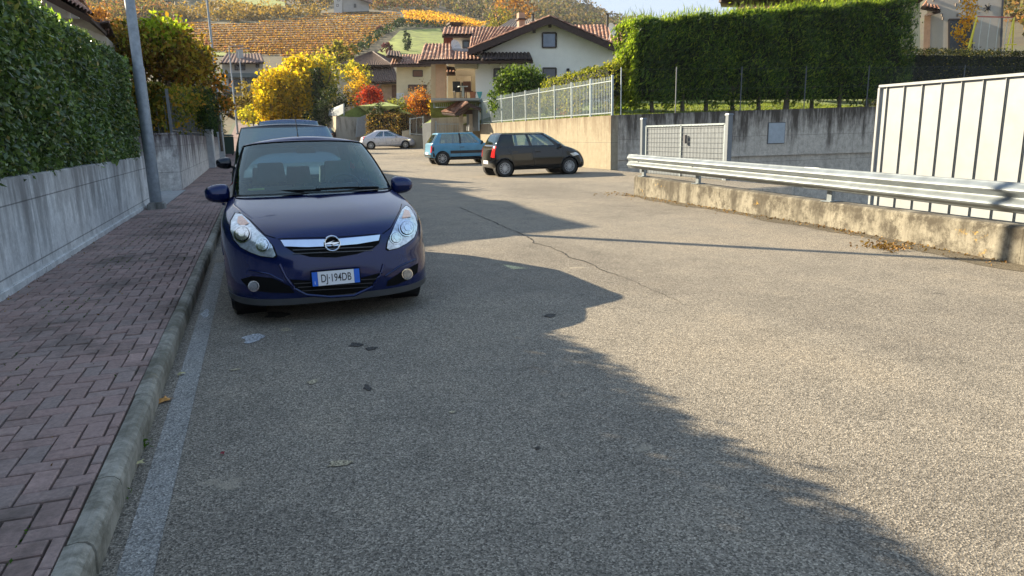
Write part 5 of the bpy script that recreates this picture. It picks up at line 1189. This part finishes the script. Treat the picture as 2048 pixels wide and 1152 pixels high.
# transverse wing with its slopes turned to the street
tiled([hp(938, 101, .2), hp(1000, 101, .2), hp(1060, 56, 5), hp(944, 57, 5)], 'roof', t); tiled([hp(1150, 92, .3), hp(1248, 92, .3), hp(1244, 52, 5), hp(1140, 53, 5)], 'roof', t)
tiled([hp(884, 71, 3), hp(944, 71, 3), hp(946, 57, 6), hp(888, 57, 6)], 'roof', t)
wallp([(887, 73), (908, 73), (908, 96), (887, 96)], 4.2, .2, 'loggia_back', plain('terracotta_wood', (.16, .04, .025), .8)); wallp([(906, 72), (944, 72), (944, 116), (906, 116)], 3.6, .3)
wallp([(887, 90), (944, 90), (944, 118), (887, 118)], 5, .3)
window_at(t, 926, 82, 938, 96, hp(930, 90, 3.6), hn_)
wallp([(903, 97), (946, 97), (946, 113), (903, 113)], 1.6, .12, 'balcony_parapet', plain('grey_cladding', (.38, .37, .36), .7))
# lower roofs over the terrace
tiled([hp(838, 123, -1.2), hp(962, 121, -1.2), hp(958, 110, 1.5), hp(848, 92, 2.6)], 'roof', t)
tiled([hp(838, 123, -1.2), hp(905, 122, -1.2), hp(903, 90, 3), hp(850, 90, 3)], 'roof', t)
tiled([hp(962, 122, -1.6), hp(1066, 121, -1.6), hp(1060, 108, .0), hp(966, 108, .0)], 'canopy_roof', t, mat=plain('dark_tiles', (.045, .028, .025), .8, 0, .3, 8))
mb = MB(); k0 = hp(838, 125, -1.1); k1 = hp(1066, 124, -1.5); mb.bar(k0, k1, .12, .18)
for x in range(846, 1064, 22): p = hp(x, 126, -1.0); mb.bar(p, p+hn_*1.6+Vector((0, 0, .3)), .12, .14)
mb.build('eaves_beam', wood(), t)
wallp([(909, 127), (954, 127), (954, 136), (909, 136)], -.6, 1.4, 'terrace_lintel', beige); wallp([(896, 128), (955, 128), (955, 232), (896, 232)], 3.2, .3, 'terrace_back_wall', beige)
wallp([(862, 128), (892, 128), (892, 232), (862, 232)], 1.5, .3, 'side_wall', beige)
mb = MB(); mb.prism([hp(x, y, -.6) for x, y in ((871, 129), (891, 129), (891, 198), (871, 198))], hn_*.5); mb.build('pillar', plain('orange_render', (.50, .30, .17), .85, 0, .1), t)
mb = MB(); mb.prism([hp(x, y, 2.6) for x, y in ((912, 152), (942, 152), (942, 198), (912, 198))], hn_*.5); mb.build('fireplace', plain('stone_fireplace', (.36, .31, .25), .9), t)
mb = MB(); mb.prism([hp(x, y, 2.55) for x, y in ((923, 165), (941, 165), (941, 173), (923, 173))], hn_*.05); mb.build('fireplace_opening', BLACK(), t)
tiled([hp(892, 147, .5), hp(911, 147, .5), hp(909, 141, 1.2), hp(893, 141, 1.2)], 'porch_roof', t)
mb = MB(); mb.prism([hp(x, y, 1.0) for x, y in ((892, 132), (908, 134), (911, 141), (892, 140))], hn_*.3); mb.build('timber_truss', wood(), t)
blueglass = plain('sky_window', (.10, .13, .18), .06, .2, .4, 1, spec=1)
window_at(t, 1085, 66, 1112, 95, HC, hn_, blueglass, .09); window_at(t, 1086, 136, 1112, 157, HC, hn_, plain('roller_blind', (.16, .15, .17), .5, 0, .1)); window_at(t, 988, 138, 1010, 160, HC, hn_, plain('roller_blind', (.16, .15, .17), .5, 0, .1))
mb = MB(); mb.bar(hp(1136, 137, -.15), hp(1136, 143, -.15), .14); mb.build('wall_lamp', BLACK(), t)
mb = MB(); mb.box(hp(1042, 50, 4), (.42, .42, 1.5)); c_ = mb.build('chimney', plain('brick_chimney', (.36, .24, .17), .9), t); mb = MB(); mb.box(hp(1042, 39, 4), (.62, .62, .08)); mb.box(hp(1042, 42, 4), (.34, .34, .3)); mb.build('chimney_cap', wood(), c_)
mb = MB(); mb.box(hp(910, 53, 7), (.8, .7, .5)); mb.box(hp(910, 48, 7), (1.0, .9, .10)); mb.build('chimney', wood(), t)
for x, y in ((1066, 48), (1215, 48)): mb = MB(); p = hp(x, y+6, 3); mb.tube([p, p+Vector((0, 0, .75)), p+Vector((0, 0, .8))], [.09, .09, .15], 8); mb.build('flue_pipe', BLACK(), t)
def dish(x, y, v, r_, par):
    p = hp(x, y, v); d = (Vector((.5, -1, .35))).normalized(); mb = MB(); q = d.to_track_quat('Z', 'Y')
    mb.grid(lambda a, b_: p+q @ Vector((r_*b_*math.cos(a*2*math.pi), r_*b_*math.sin(a*2*math.pi), .25*r_*b_*b_)), 20, 4); mb.bar(p, p-d*.2-Vector((0, 0, .5)), .05); mb.bar(p-d*0, p+d*.35, .03); mb.build('satellite_dish', plain('dish_white', (.6, .6, .6), .4), par, True)
dish(910, 93, 2.8, .42, t); dish(1223, 60, 1, .42, t)
tag(poly_wall([(862, 196), (960, 196), (960, 201), (862, 201)], 42, 3, 'terrace', plain('terrace_edge', (.33, .31, .27), .9)), kind='structure')
# terrace furniture
def chair_at(px, py, mat, lab):
    p = hp(px, py, .4); tt = thing('garden_chair', lab, 'chair', p); mb = MB(); mb.box((0, 0, .42), (.5, .5, .06)); mb.build('seat', mat, tt); mb = MB(); mb.box((0, .24, .75), (.5, .05, .6)); mb.build('backrest', mat, tt)
    for a in (-.2, .2):
        for b2 in (-.2, .2): mb = MB(); mb.box((a, b2, .2), (.05, .05, .4)); mb.build('leg', mat, tt)
chair_at(916, 197, BLACK(), 'black garden chair on the covered terrace'); chair_at(937, 197, plain('brown_wicker', (.12, .05, .03), .8), 'brown garden chair on the covered terrace, next to the pots')
p = hp(926, 197, .3); tt = thing('garden_table', 'pale cloth covered table between the terrace chairs', 'table', p); mb = MB(); mb.box((0, 0, .72), (.55, .5, .05)); mb.build('tabletop', plain('pale_cloth', (.45, .48, .46), .8), tt); mb = MB(); mb.box((0, 0, .4), (.14, .14, .62)); mb.build('leg', plain('pale_cloth', (.45, .48, .46), .8), tt)
for x, mt, lab in ((948, plain('terracotta_pot', (.35, .13, .07), .8), 'terracotta pot on the terrace beside the brown chair'), (960, plain('turquoise_tub', (.10, .42, .45), .5), 'turquoise tub at the corner of the white house')):
    p = hp(x, 199, .2); tt = MB(); tt.lathe([(0, .0), (0, .20), (.45, .27), (.45, .22), (.1, .18)], tuple(p), 'z', 14); tag(tt.build('plant_pot', mt, None, True), lab, 'pot')
# neighbouring roof seen above the white house
t = thing('ridge_house', 'low grey roofed house peeping over the white house roof beside its chimney', 'house')
C0 = PD(1030, 48, 62); n2_ = Vector((C0.x, C0.y, 0)).normalized()
tiled([PD(996, 57, 62), PD(1090, 57, 62), PD(1070, 40, 68), PD(1022, 40, 68)], 'roof', t, mat=plain('grey_tiles', (.20, .16, .13), .9)); poly_wall([(1005, 56), (1080, 56), (1080, 100), (1005, 100)], 63, 4, 'wall', gw, t)

# ---------------------------------------------------------------- farm buildings in the middle
t = thing('farmhouse', 'cream farmhouse with striped tile roof left of the white house', 'house'); FC = PD(825, 160, 64); fn_ = Vector((FC.x, FC.y, 0)).normalized()
def fp(px, py, v=0): return on_plane(px, py, FC+fn_*v, fn_)
mb = MB(); mb.prism([fp(x, y) for x, y in ((793, 130), (880, 128), (880, 262), (793, 262))], fn_*7); mb.build('wall', plain('cream_wall', (.54, .47, .32), .9, 0, .1, 1), t)
tiled([fp(780, 131, -.8), fp(862, 129, -.8), fp(864, 110, 5), fp(788, 111, 5)], 'roof', t)
mb = MB(); mb.bar(fp(780, 133, -.75), fp(862, 131, -.75), .12, .16); [mb.bar(fp(x, 133, -.7), fp(x, 132, .2), .12) for x in range(790, 862, 12)]; mb.build('eaves_beam', wood(), t)
window_at(t, 826, 141, 845, 153, FC, fn_, plain('brown_shutter', (.14, .07, .05), .7)); window_at(t, 817, 170, 853, 181, FC, fn_, plain('brown_shutter', (.14, .07, .05), .7))
mb = MB(); mb.prism([fp(x, y, -.3) for x, y in ((793, 186), (808, 186), (808, 214), (793, 214))], fn_*.12); mb.build('shutter', plain('white_louvre', (.55, .57, .58), .6), t)
t = thing('barn', 'old barn with dark brown pyramid roof behind the red maple', 'barn'); BC = PD(735, 150, 84); fn2 = Vector((BC.x, BC.y, 0)).normalized()
def bp(px, py, v=0): return on_plane(px, py, BC+fn2*v, fn2)
old = plain('old_tiles', (.12, .075, .055), .95, 0, .4, 3)
tiled([bp(668, 133, -1), bp(785, 131, -1), bp(748, 105, 4), bp(740, 105, 4)], 'roof', t, mat=old); tiled([bp(785, 131, -1), bp(800, 125, 9), bp(750, 105, 5), bp(746, 105, 4)], 'roof', t, mat=old)
mb = MB(); mb.tube([bp(746, 104, 3.9), bp(785, 131, -1.1)], .09, 6); mb.build('hip_tiles', plain('hip_tile', (.36, .28, .22), .9), t)
mb = MB(); mb.prism([bp(x, y) for x, y in ((672, 133), (783, 131), (783, 235), (672, 235))], fn2*6); mb.build('wall', plain('barn_wall', (.46, .43, .36), .9, 0, .15, 1), t)
tiled([bp(735, 165, -3.2), bp(799, 162, -3.2), bp(786, 131, .4), bp(726, 132, .4)], 'lean_to_roof', t, mat=old); tiled([bp(748, 167, -3.4), bp(800, 165, -3.4), bp(797, 155, -2), bp(752, 157, -2)], 'roof_edge', t)
mb = MB(); mb.prism([bp(x, y, -2.6) for x, y in ((762, 166), (797, 166), (797, 232), (762, 232))], fn2*2.5); mb.build('brick_wall', plain('pink_brick', (.38, .24, .17), .9, 0, .2, 3), t)
mb = MB(); mb.prism([bp(x, y, -2.7) for x, y in ((784, 170), (793, 170), (793, 210), (784, 210))], fn2*.08); mb.build('door', plain('brown_door', (.13, .06, .035), .8), t)
tiled([PD(772, 112, 64), PD(805, 116, 64), PD(800, 104, 68), PD(776, 103, 68)], 'rear_roof', t, mat=old)
# far balcony house at the end of the street
t = thing('balcony_house', 'far grey house with long dark balconies beyond the end of the pavement', 'house'); EC = PD(490, 160, 115); fe = Vector((EC.x, EC.y, 0)).normalized()
def ep(px, py, v=0): return on_plane(px, py, EC+fe*v, fe)
mb = MB(); mb.prism([ep(x, y) for x, y in ((444, 124), (526, 124), (526, 225), (444, 225))], fe*9); mb.build('wall', plain('pale_wall', (.44, .43, .42), .9, 0, .1, .6), t)
tiled([ep(438, 127, -1.5), ep(530, 126, -1.5), ep(522, 108, 5), ep(452, 108, 5)], 'roof', t, .5, .1, mat=plain('brown_tiles', (.15, .09, .075), .95, 0, .3, 1))
for y0, y1 in ((146, 153), (173, 182)):
    mb = MB(); mb.prism([ep(x, y, -1.3) for x, y in ((446, y1), (527, y1), (527, y0), (446, y0))], fe*.12); mb.prism([ep(446, y1, -1.3), ep(527, y1, -1.3), ep(527, y1+1.5, -1.3), ep(446, y1+1.5, -1.3)], fe*1.3); mb.build('balcony', plain('balcony_green', (.10, .12, .12), .7), t)
for q in ((458, 158, 482, 172), (490, 156, 506, 168), (512, 127, 518, 135), (448, 186, 470, 198), (496, 186, 520, 198), (470, 128, 490, 140)): window_at(t, *q, EC, fe, dwin, .12)
mb = MB(); mb.box(ep(480, 111, 2), (1, 1, 1.6)); mb.build('chimney', gw, t)

# ---------------------------------------------------------------- walls, gates and fences across the street end
def conc(nm, lab, pts, D, th, mat): t = thing(nm, lab, 'wall'); poly_wall(pts, D, th, 'wall', mat, t); return t
cfar = concrete('far_concrete', (.40, .37, .31), (.12, .10, .08), .7); clit = concrete('lit_concrete', (.34, .30, .22), (.3, .26, .18), .4)
conc('garden_wall', 'streaky concrete retaining wall far off, under the sloping green lawn', [(672, 233), (735, 233), (735, 285), (672, 285)], 66, 1, cfar)
t = thing('garden_wall', 'short sunlit wall face at the left end of the far retaining wall', 'wall'); a, b_ = PD(653, 246, 74), PD(673, 233, 66); mb = MB(); mb.prism([PD(653, 231, 74), PD(673, 233, 66), PD(673, 275, 66), PD(653, 262, 74)], (.3, 0, 0)); mb.build('wall', clit, t)
conc('garden_wall', 'grey ribbed concrete wall behind the blue car, below the small tiled gate roof', [(862, 234), (962, 230), (962, 300), (862, 300)], 47, .4, cfar)
conc('garden_wall', 'sunlit concrete pier to the right of the brown clipped hedge', [(804, 262), (822, 259), (822, 298), (804, 298)], 59, .5, clit)
conc('garden_wall', 'low sunlit concrete block between the silver car and the blue car', [(819, 271), (848, 271), (850, 300), (819, 300)], 58, .6, clit)
conc('garden_wall', 'short sunlit wall stub behind the roof of the blue car', [(935, 260), (962, 260), (962, 300), (935, 300)], 44, .6, clit)
conc('garden_wall', 'cream stone wall behind the pale steel gate frame', [(790, 240), (800, 228), (862, 226), (862, 305), (790, 305)], 62.5, .6, cfar)
# banks of lawn between these walls and the houses
def bank(pts, name='bank'):
    mb = MB(); n = len(pts); P = [PD(*p) for p in pts]; mb.add(P, [tuple(range(n))]); bm = bmesh.new(); o = mb.build(name, grass_c); return tag(o, kind='structure')
bank([(672, 234, 66), (738, 234, 66), (800, 212, 58), (770, 204, 62), (715, 212, 66)], 'lawn_bank'); bank([(786, 232, 62.4), (864, 230, 62.4), (864, 214, 63.9), (786, 212, 63.9)], 'lawn_bank')
bank([(860, 205, 45), (962, 204, 42), (962, 232, 46.5), (862, 236, 46.5)], 'lawn_bank')
def mesh_fence(label, pts, D, step=.14, solid=None, cat='fence', nm='steel_fence', posts=2.0):
    """bar fence between two photo points; pts = top-left, top-right, bottom-right, bottom-left"""
    t = thing(nm, label, cat); P = [PD(x, y, d) for (x, y), d in zip(pts, D)]; tl, tr_, br, bl = P; L_ = (br-bl).length; mb = MB(); n = max(2, int(L_/step))
    for k in range(n+1): u = k/n; mb.bar(bl.lerp(br, u), tl.lerp(tr_, u), .022)
    mb.bar(tl, tr_, .05); mb.bar(bl+(tl-bl)*.08, br+(tr_-br)*.08, .05); mb.build('bars', fm, t); m_ = max(1, int(L_/posts))
    for k in range(m_+1): u = k/m_; mb = MB(); mb.bar(bl.lerp(br, u), tl.lerp(tr_, u)+Vector((0, 0, .06)), .08); mb.build('post', fm, t)
    if solid: mb = MB(); q = (br-bl).cross(Vector((0, 0, 1))).normalized()*.05; mb.prism([bl+q, br+q, tr_+q, tl+q], q*.3); mb.build('screen', solid, t)
scr = plain('grey_screen', (.12, .135, .145), .7, 0, .12, 2)
mesh_fence('glassy grey fence panel above the far retaining wall, left of the orange trees', [(660, 219), (688, 208), (688, 231), (658, 232)], (70, 66, 66, 70), solid=plain('pale_screen', (.20, .23, .25), .5))
mesh_fence('grey sloping fence panel to the right of the far retaining wall', [(715, 237), (752, 222), (752, 262), (712, 275)], (65, 65, 65, 65), solid=plain('pale_screen', (.20, .23, .25), .5))
mesh_fence('grey fence above the brown clipped hedge', [(752, 222), (806, 222), (806, 264), (752, 262)], (66, 64, 64, 66), solid=None)
mesh_fence('pale steel gate frame left of the blue car, under the red leaved bush', [(820, 238), (846, 234), (846, 272), (820, 270)], (50, 50, 50, 50), .3, None, 'gate', 'metal_gate', 1.2)
mesh_fence('grey mesh gate just behind the boot of the blue car', [(846, 248), (872, 244), (872, 300), (848, 300)], (48, 47, 47, 48), solid=scr, cat='gate', nm='metal_gate')
mesh_fence('long grey fence in front of the ribbed concrete wall', [(872, 248), (925, 248), (925, 290), (872, 290)], (45, 44, 44, 45), .16)
mesh_fence('dark grey gate leaf under the small tiled gate roof', [(935, 222), (958, 218), (958, 262), (935, 262)], (44, 42, 42, 44), solid=scr, cat='gate', nm='metal_gate')
mesh_fence('low bar fence on the terrace edge below the covered terrace', [(868, 202), (960, 200), (960, 214), (868, 216)], (45, 42.5, 42.5, 45), .16)
t = thing('gate_roof', 'small tiled roof over the pedestrian gate behind the blue car', 'gate roof')
tiled([PD(883, 226, 43.8), PD(909, 229, 41.6), PD(938, 206, 41.2), PD(915, 205, 43.4)], 'roof', t)
mb = MB(); mb.prism([PD(*q, 41.5) for q in ((909, 230), (938, 206), (962, 217), (961, 222), (938, 214), (918, 231))], hn_*.9); mb.build('gable', wood(), t)
mb = MB(); mb.bar(PD(895, 224, 43), PD(945, 224, 43), .25); mb.build('beam', wood(), t)
for x in (922, 942): mb = MB(); mb.bar(PD(x, 222, 43), PD(x, 300, 43), .22); mb.build('post', plain('stone_post', (.42, .36, .28), .9), t)
# shrubs and trees round the houses
gold = leafmat('gold_leaves', [(0, (.13, .11, .02)), (.3, (.36, .27, .02)), (.7, (.60, .40, .02)), (.93, (.72, .46, .03)), (1, (.55, .27, .02))], .5)
olive = leafmat('yellow_olive_leaves', [(0, (.12, .13, .03)), (.4, (.30, .28, .04)), (.8, (.52, .42, .05)), (1, (.60, .38, .05))], .45)
p = PD(585, 230, 76); a = PD(572, 180, 76); b_ = PD(603, 148, 78); c = PD(640, 165, 79); d = PD(540, 205, 75); e = PD(618, 205, 77)
tree('yellow_tree', 'big bright yellow tree at the end of the street, above the parked cars', 'tree', (p.x, p.y, G(76)+.2),
     [(a, (2.7, 2.5, 2.4), 300), (b_, (2.3, 2.4, 1.6), 190), (d, (1.3, 1.6, 1.7), 120), ((p.x-1, p.y, p.z+.3), (2.2, 2, 1.6), 150)], gold, .34, 22, .32, .28, 18, inner=.15)
tree('olive_tree', 'yellow olive tree with an ivied trunk, right behind the big yellow tree', 'tree', (c.x, c.y, G(78)), [(c, (2.2, 2.2, 3.2), 230), (e, (2.0, 2.0, 2.4), 130)], olive, .32, 18, .32, .3, 16, inner=.15)
ivy = leafmat('ivy', [(0, (.012, .022, .008)), (.7, (.035, .055, .015)), (1, (.08, .10, .02))], .2)
p = PD(641, 235, 74); t = thing('ivied_trunk', 'upright dark ivy covered trunk in front of the olive tree', 'tree', (p.x, p.y, G(74))); mb = MB(); mb.tube([(0, 0, 0), (0, 0, 3), (.1, 0, 6.3)], [.22, .18, .08], 7); mb.build('trunk', plain('bark', (.09, .07, .05), .9, 0, .4, 12, bumps=.5), t, True)
n = 1500; Z = rng.uniform(0, 6.6, n); leaves_at('ivy', np.stack([rng.normal(0, .28, n), rng.normal(0, .28, n), Z], 1), .28, ivy, t, .8)
def bush(label, px, py, D, r_, mat, ncl=60, leaf=.18, nm='shrub', cat='shrub', per=16, gz=None, sq=1):
    c = PD(px, py, D); g_ = gz if gz is not None else c.z-r_[2]*.95
    return tree(nm, label, cat, (c.x, c.y, g_), [(c, r_, ncl)], mat, leaf, per, .16, .06, 6, inner=.15)
bush('dark evergreen bush at the foot of the olive tree', 668, 205, 70, (2.0, 1.8, 1.7), ivy, 120); bush('dark undergrowth bush between the yellow tree and the fence panel', 640, 232, 72, (2.4, 1.5, 1.1), ivy, 90)
bush('pale grey green weeping shrub beside the glassy fence panel', 650, 222, 71, (.75, .7, .9), leafmat('sage_leaves', [(0, (.10, .11, .06)), (1, (.30, .30, .18))], .3), 40)
redm = leafmat('red_leaves', [(0, (.12, .012, .015)), (.5, (.38, .03, .03)), (1, (.50, .10, .04))], .45); rust = leafmat('rust_red_leaves', [(0, (.16, .07, .03)), (.4, (.42, .11, .03)), (.8, (.60, .20, .03)), (1, (.58, .36, .06))], .45)
amb = leafmat('amber_leaves', [(0, (.20, .12, .04)), (.5, (.55, .32, .04)), (1, (.70, .44, .06))], .5)
bush('crimson red maple in front of the barn', 741, 192, 68, (1.45, 1.2, .95), redm, 110, .2); bush('amber and rust tree left of the crimson maple', 714, 185, 71, (1.2, 1.1, 1.9), amb, 100, .2)
bush('tall thin gold leaved tree against the barn roof', 712, 148, 74, (1.7, 1.4, 1.3), olive, 80, .22); bush('orange red bare stemmed bush in front of the farmhouse', 843, 205, 61, (1.6, 1.2, .95), rust, 140, .15); bush('twiggy pale top of a fading bush before the cream farmhouse', 850, 180, 62, (1.6, 1.1, .9), leafmat('fading_leaves', [(0, (.16, .10, .06)), (1, (.38, .22, .12))], .4), 40, .12)
bush('small yellow bush to the right of the orange red bush', 873, 214, 58, (.7, .6, 1.0), amb, 50, .14); bush('low red bush over the sloping fence panel', 765, 232, 63.5, (1.2, .7, .5), redm, 45, .17)
bush('low yellow green bush on the grass bank below the farmhouse', 796, 212, 62, (.8, .6, .55), leafmat('bank_bush', [(0, (.12, .13, .03)), (1, (.34, .33, .08))], .4), 40, .16); bush('dark bush behind the sloping fence panel', 765, 222, 62, (1.4, 1, .6), ivy, 50, .2)
bush('round olive tree on the slope above the barn', 682, 108, 110, (2.6, 2.4, 2.2), leafmat('olive_crown', [(0, (.06, .06, .02)), (.6, (.22, .19, .04)), (1, (.34, .28, .06))], .4), 70, .5)
bush('brown scrub beside the far end of the pavement', 497, 205, 92, (2.6, 2, 2.2), leafmat('brown_scrub', [(0, (.10, .08, .03)), (.5, (.26, .18, .06)), (1, (.34, .26, .06))], .4), 90, .4)
bush('greenish scrub below the far grey house', 505, 230, 84, (1.5, 1.5, 1.0), olive, 50, .3); bush('pinkish brown scrub left of the yellow tree', 492, 216, 100, (3, 2, 1.6), leafmat('pink_scrub', [(0, (.14, .08, .05)), (1, (.38, .22, .14))], .4), 60, .4)
gl = leafmat('wisteria_leaves', [(0, (.02, .035, .010)), (.5, (.07, .12, .022)), (1, (.20, .26, .04))], .3)
c = PD(1040, 172, 36); c = PD(1042, 158, 41); tree('weeping_shrub', 'round dome of trailing green leaves behind the steel fence, before the white house', 'shrub', (c.x, c.y, 2.3), [((c.x, c.y, c.z-.3), (1.55, 1.3, .95), 420), ((c.x-.3, c.y, c.z-1.2), (1.65, 1.3, 1.0), 240)], gl, .17, 22, .14, .12, 8, inner=.3, bias=(0, 0, -1))
a = PD(1105, 172, 36); b_ = PD(1236, 140, 30); mid = (a+b_)/2; L_ = (b_-a); t = hedge_block('clipped_hedge', 'sloping yellow green clipped hedge in front of the white house', (mid.x, mid.y, mid.z-1.0), (1.0, L_.length+.6, 1.25), leafmat('golden_privet', [(0, (.05, .07, .015)), (.5, (.16, .17, .03)), (1, (.34, .30, .05))], .4), 5000, .13, .5, rz=math.atan2(L_.y, L_.x)-math.pi/2, roundtop=.3)
t.rotation_euler = (math.atan2(L_.z, math.hypot(L_.x, L_.y)), 0, math.atan2(L_.y, L_.x)-math.pi/2)
a = PD(752, 262, 62.5); b_ = PD(802, 258, 60.5); mid = (a+b_)/2; L_ = b_-a
hedge_block('clipped_hedge', 'brown copper clipped hedge behind the silver hatchback', (mid.x, mid.y, G(56)-.1), (1.6, L_.length+.8, 2.9), leafmat('copper_leaves', [(0, (.05, .035, .015)), (.4, (.17, .10, .035)), (.8, (.34, .20, .06)), (1, (.30, .28, .08))], .35), 6000, .16, .6, rz=math.atan2(L_.y, L_.x)-math.pi/2, roundtop=.35)
# low garden plants behind the steel fence
for k in range(11):
    x, y = 13.3+random.uniform(0, 1.6), 27+k*1.25; r_ = random.uniform(.35, .6)
    lab = ['straw coloured', 'pinkish', 'green', 'yellowish', 'reddish', 'grey green', 'rusty', 'lime', 'brownish', 'pale green', 'dark green'][k]
    tree('garden_plant', lab+' low garden plant behind the steel fence, %s along from the wall corner' % ['first', 'second', 'third', 'fourth', 'fifth', 'sixth', 'seventh', 'eighth', 'ninth', 'tenth', 'eleventh'][k], 'plant', (x, y, 2.1),
         [((x, y, 2.1+r_), (r_, r_, r_), 26)], (gl, cre, olive, grn, rust)[k % 5] if k % 3 else leafmat('straw_plant', [(0, (.16, .13, .06)), (1, (.40, .34, .18))], .3), .11, 12, .08, .02, 5, group='low plants behind the steel fence')

# ---------------------------------------------------------------- right background: pale building, young tree, swing
t = thing('pale_building', 'large pale building behind the clipped hedge with a dark doorway and a downpipe', 'building'); RC = PD(1930, 60, 56); rn_ = Vector((RC.x, RC.y, 0)).normalized()
def rp(px, py, v=0): return on_plane(px, py, RC+rn_*v, rn_)
rw_ = plain('rose_beige_render', (.46, .41, .36), .9, 0, .08, 1)
mb = MB(); mb.prism([rp(x, y) for x, y in ((1852, 200), (2002, 200), (2012, -160), (1856, -160))], rn_*8); mb.build('wall', rw_, t)
mb = MB(); mb.bar(rp(1999, 150, -.12), rp(2012, -150, -.12), .11); mb.build('downpipe', plain('dark_pipe', (.06, .06, .07), .4), t); window_at(t, 1898, 39, 1944, 108, RC, rn_, dwin, .1, 'doorway')
mb = MB(); mb.prism([rp(x, y, -.04) for x, y in ((1845, 150), (1858, 150), (1862, 30), (1849, 30))], rn_*.3); mb.build('brick_edge', plain('pink_brick', (.38, .24, .17), .9, 0, .2, 3), t)
mb = MB()
for a_ in range(8): p = rp(1976, 16, -.05); d = hr_*math.cos(a_*math.pi/4)*.28+Vector((0, 0, math.sin(a_*math.pi/4)*.28)); mb.bar(p, p+d, .05)
mb.build('iron_star', BLACK(), t)
mb = MB(); [mb.box(rp(x, y, -.02), (.10, .06, .18)) for x, y in ((1867, 0), (1912, 10), (1915, 30), (1884, 30), (1886, 37), (1920, 2))]; mb.build('wall_fixing', plain('fixing', (.2, .16, .13), .8), t)
tiled([rp(1842, 14, -1), rp(1882, 22, -1), rp(1870, 6, 1), rp(1850, 4, 1)], 'porch_roof', t); mb = MB(); mb.bar(rp(1853, 30, -.6), rp(1878, 24, -.9), .14); mb.build('roof_bracket', wood(), t)
t = thing('cream_house', 'cream house with a dark eave seen just over the thuja row', 'house'); QC = PD(1520, 0, 46); qn = Vector((QC.x, QC.y, 0)).normalized()
def qp(px, py, v=0): return on_plane(px, py, QC+qn*v, qn)
mb = MB(); mb.prism([qp(x, y) for x, y in ((1475, 120), (1840, 120), (1840, -120), (1475, -120))], qn*8); mb.build('wall', plain('cream_wall', (.54, .47, .32), .9, 0, .1, 1), t)
mb = MB(); mb.prism([qp(1438, -2, -1.3), qp(1850, -2, -1.3), qp(1850, -12, -1.3), qp(1438, -12, -1.3)], qn*3); mb.build('eaves', wood(), t); mb = MB(); mb.bar(qp(1440, 1, -1.2), qp(1480, 12, 0), .2); mb.build('eaves_bracket', wood(), t)
window_at(t, 1585, 4, 1625, 40, QC, qn, dwin); mb = MB(); mb.prism([qp(1540, 60, -.4), qp(1548, 60, -.4), qp(1548, -100, -.4), qp(1540, -100, -.4)], qn*.3); mb.build('corner_pier', beige, t)
tiled([qp(1470, 22, -2), qp(1580, 20, -2), qp(1570, 8, 0), qp(1490, 8, 0)], 'porch_roof', t)
c = PD(1938, 22, 50); tree('young_tree', 'young tree with bright orange leaves before the pale building', 'tree', (c.x-.05, c.y, 3.2), [((c.x+.05, c.y, c.z+.7), (.62, .6, 1.2), 50), ((c.x, c.y, c.z-.7), (.48, .45, .75), 26), ((c.x-.6, c.y, c.z-1.2), (.4, .4, .35), 10), ((c.x-.1, c.y, c.z-1.9), (.5, .4, .5), 9)],
     leafmat('bright_orange_leaves', [(0, (.45, .20, .02)), (.5, (.72, .36, .02)), (1, (.80, .48, .04))], .5), .15, 9, .11, .035, 10, inner=.1)
t = thing('swing_frame', 'yellow and red metal garden swing frame behind the clipped hedge', 'swing', (0, 0, 0)); ye = plain('yellow_metal', (.80, .66, .04), .4); rdm = plain('red_metal', (.45, .12, .08), .4)
T1, T2 = PD(1954, 33, 47), PD(2028, 35, 47); zf_ = PD(1956, 112, 47).z
mb = MB(); mb.bar(T1, T2, .06); mb.build('crossbar', rdm, t)
for T_ in (T1, T2):
    for s_ in (-1, 1):
        f_ = T_+hr_*((-.62 if s_ < 0 else .05) if T_ is T1 else (-.5 if s_ < 0 else .45))+hn_*s_*.5; f_.z = zf_; mb = MB(); mb.tube([T_, f_], .035, 6); mb.build('leg', ye, t)
    mb = MB(); k0 = T_+hr_*(-.42 if T_ is T1 else -.3); k0.z = T_.z-1.35; k1 = T_+hr_*(.04 if T_ is T1 else .3); k1.z = T_.z-1.35; mb.bar(k0, k1, .05); mb.build('brace', ye, t)
for u in (.15, .38, .62, .85): a = T1.lerp(T2, u); mb = MB(); mb.tube([a, a+hr_*-.03-Vector((0, 0, 1.0)), a-Vector((0, 0, 2.1))], .018, 5); mb.build('rope', plain('rope', (.55, .55, .5), .8), t)
# haze
HAZE = True
if HAZE:
    hz, n, l, b = nodes_of('haze'); n.remove(b); v = n.new('ShaderNodeVolumePrincipled'); v.inputs['Color'].default_value = (.86, .92, 1, 1); v.inputs['Density'].default_value = .00013; v.inputs['Anisotropy'].default_value = .2
    l.new(v.outputs[0], n['Material Output'].inputs['Volume']); mb = MB(); mb.box((250, 300, 58), (1900, 1200, 127)); o = mb.build('haze', hz); tag(o, kind='stuff')
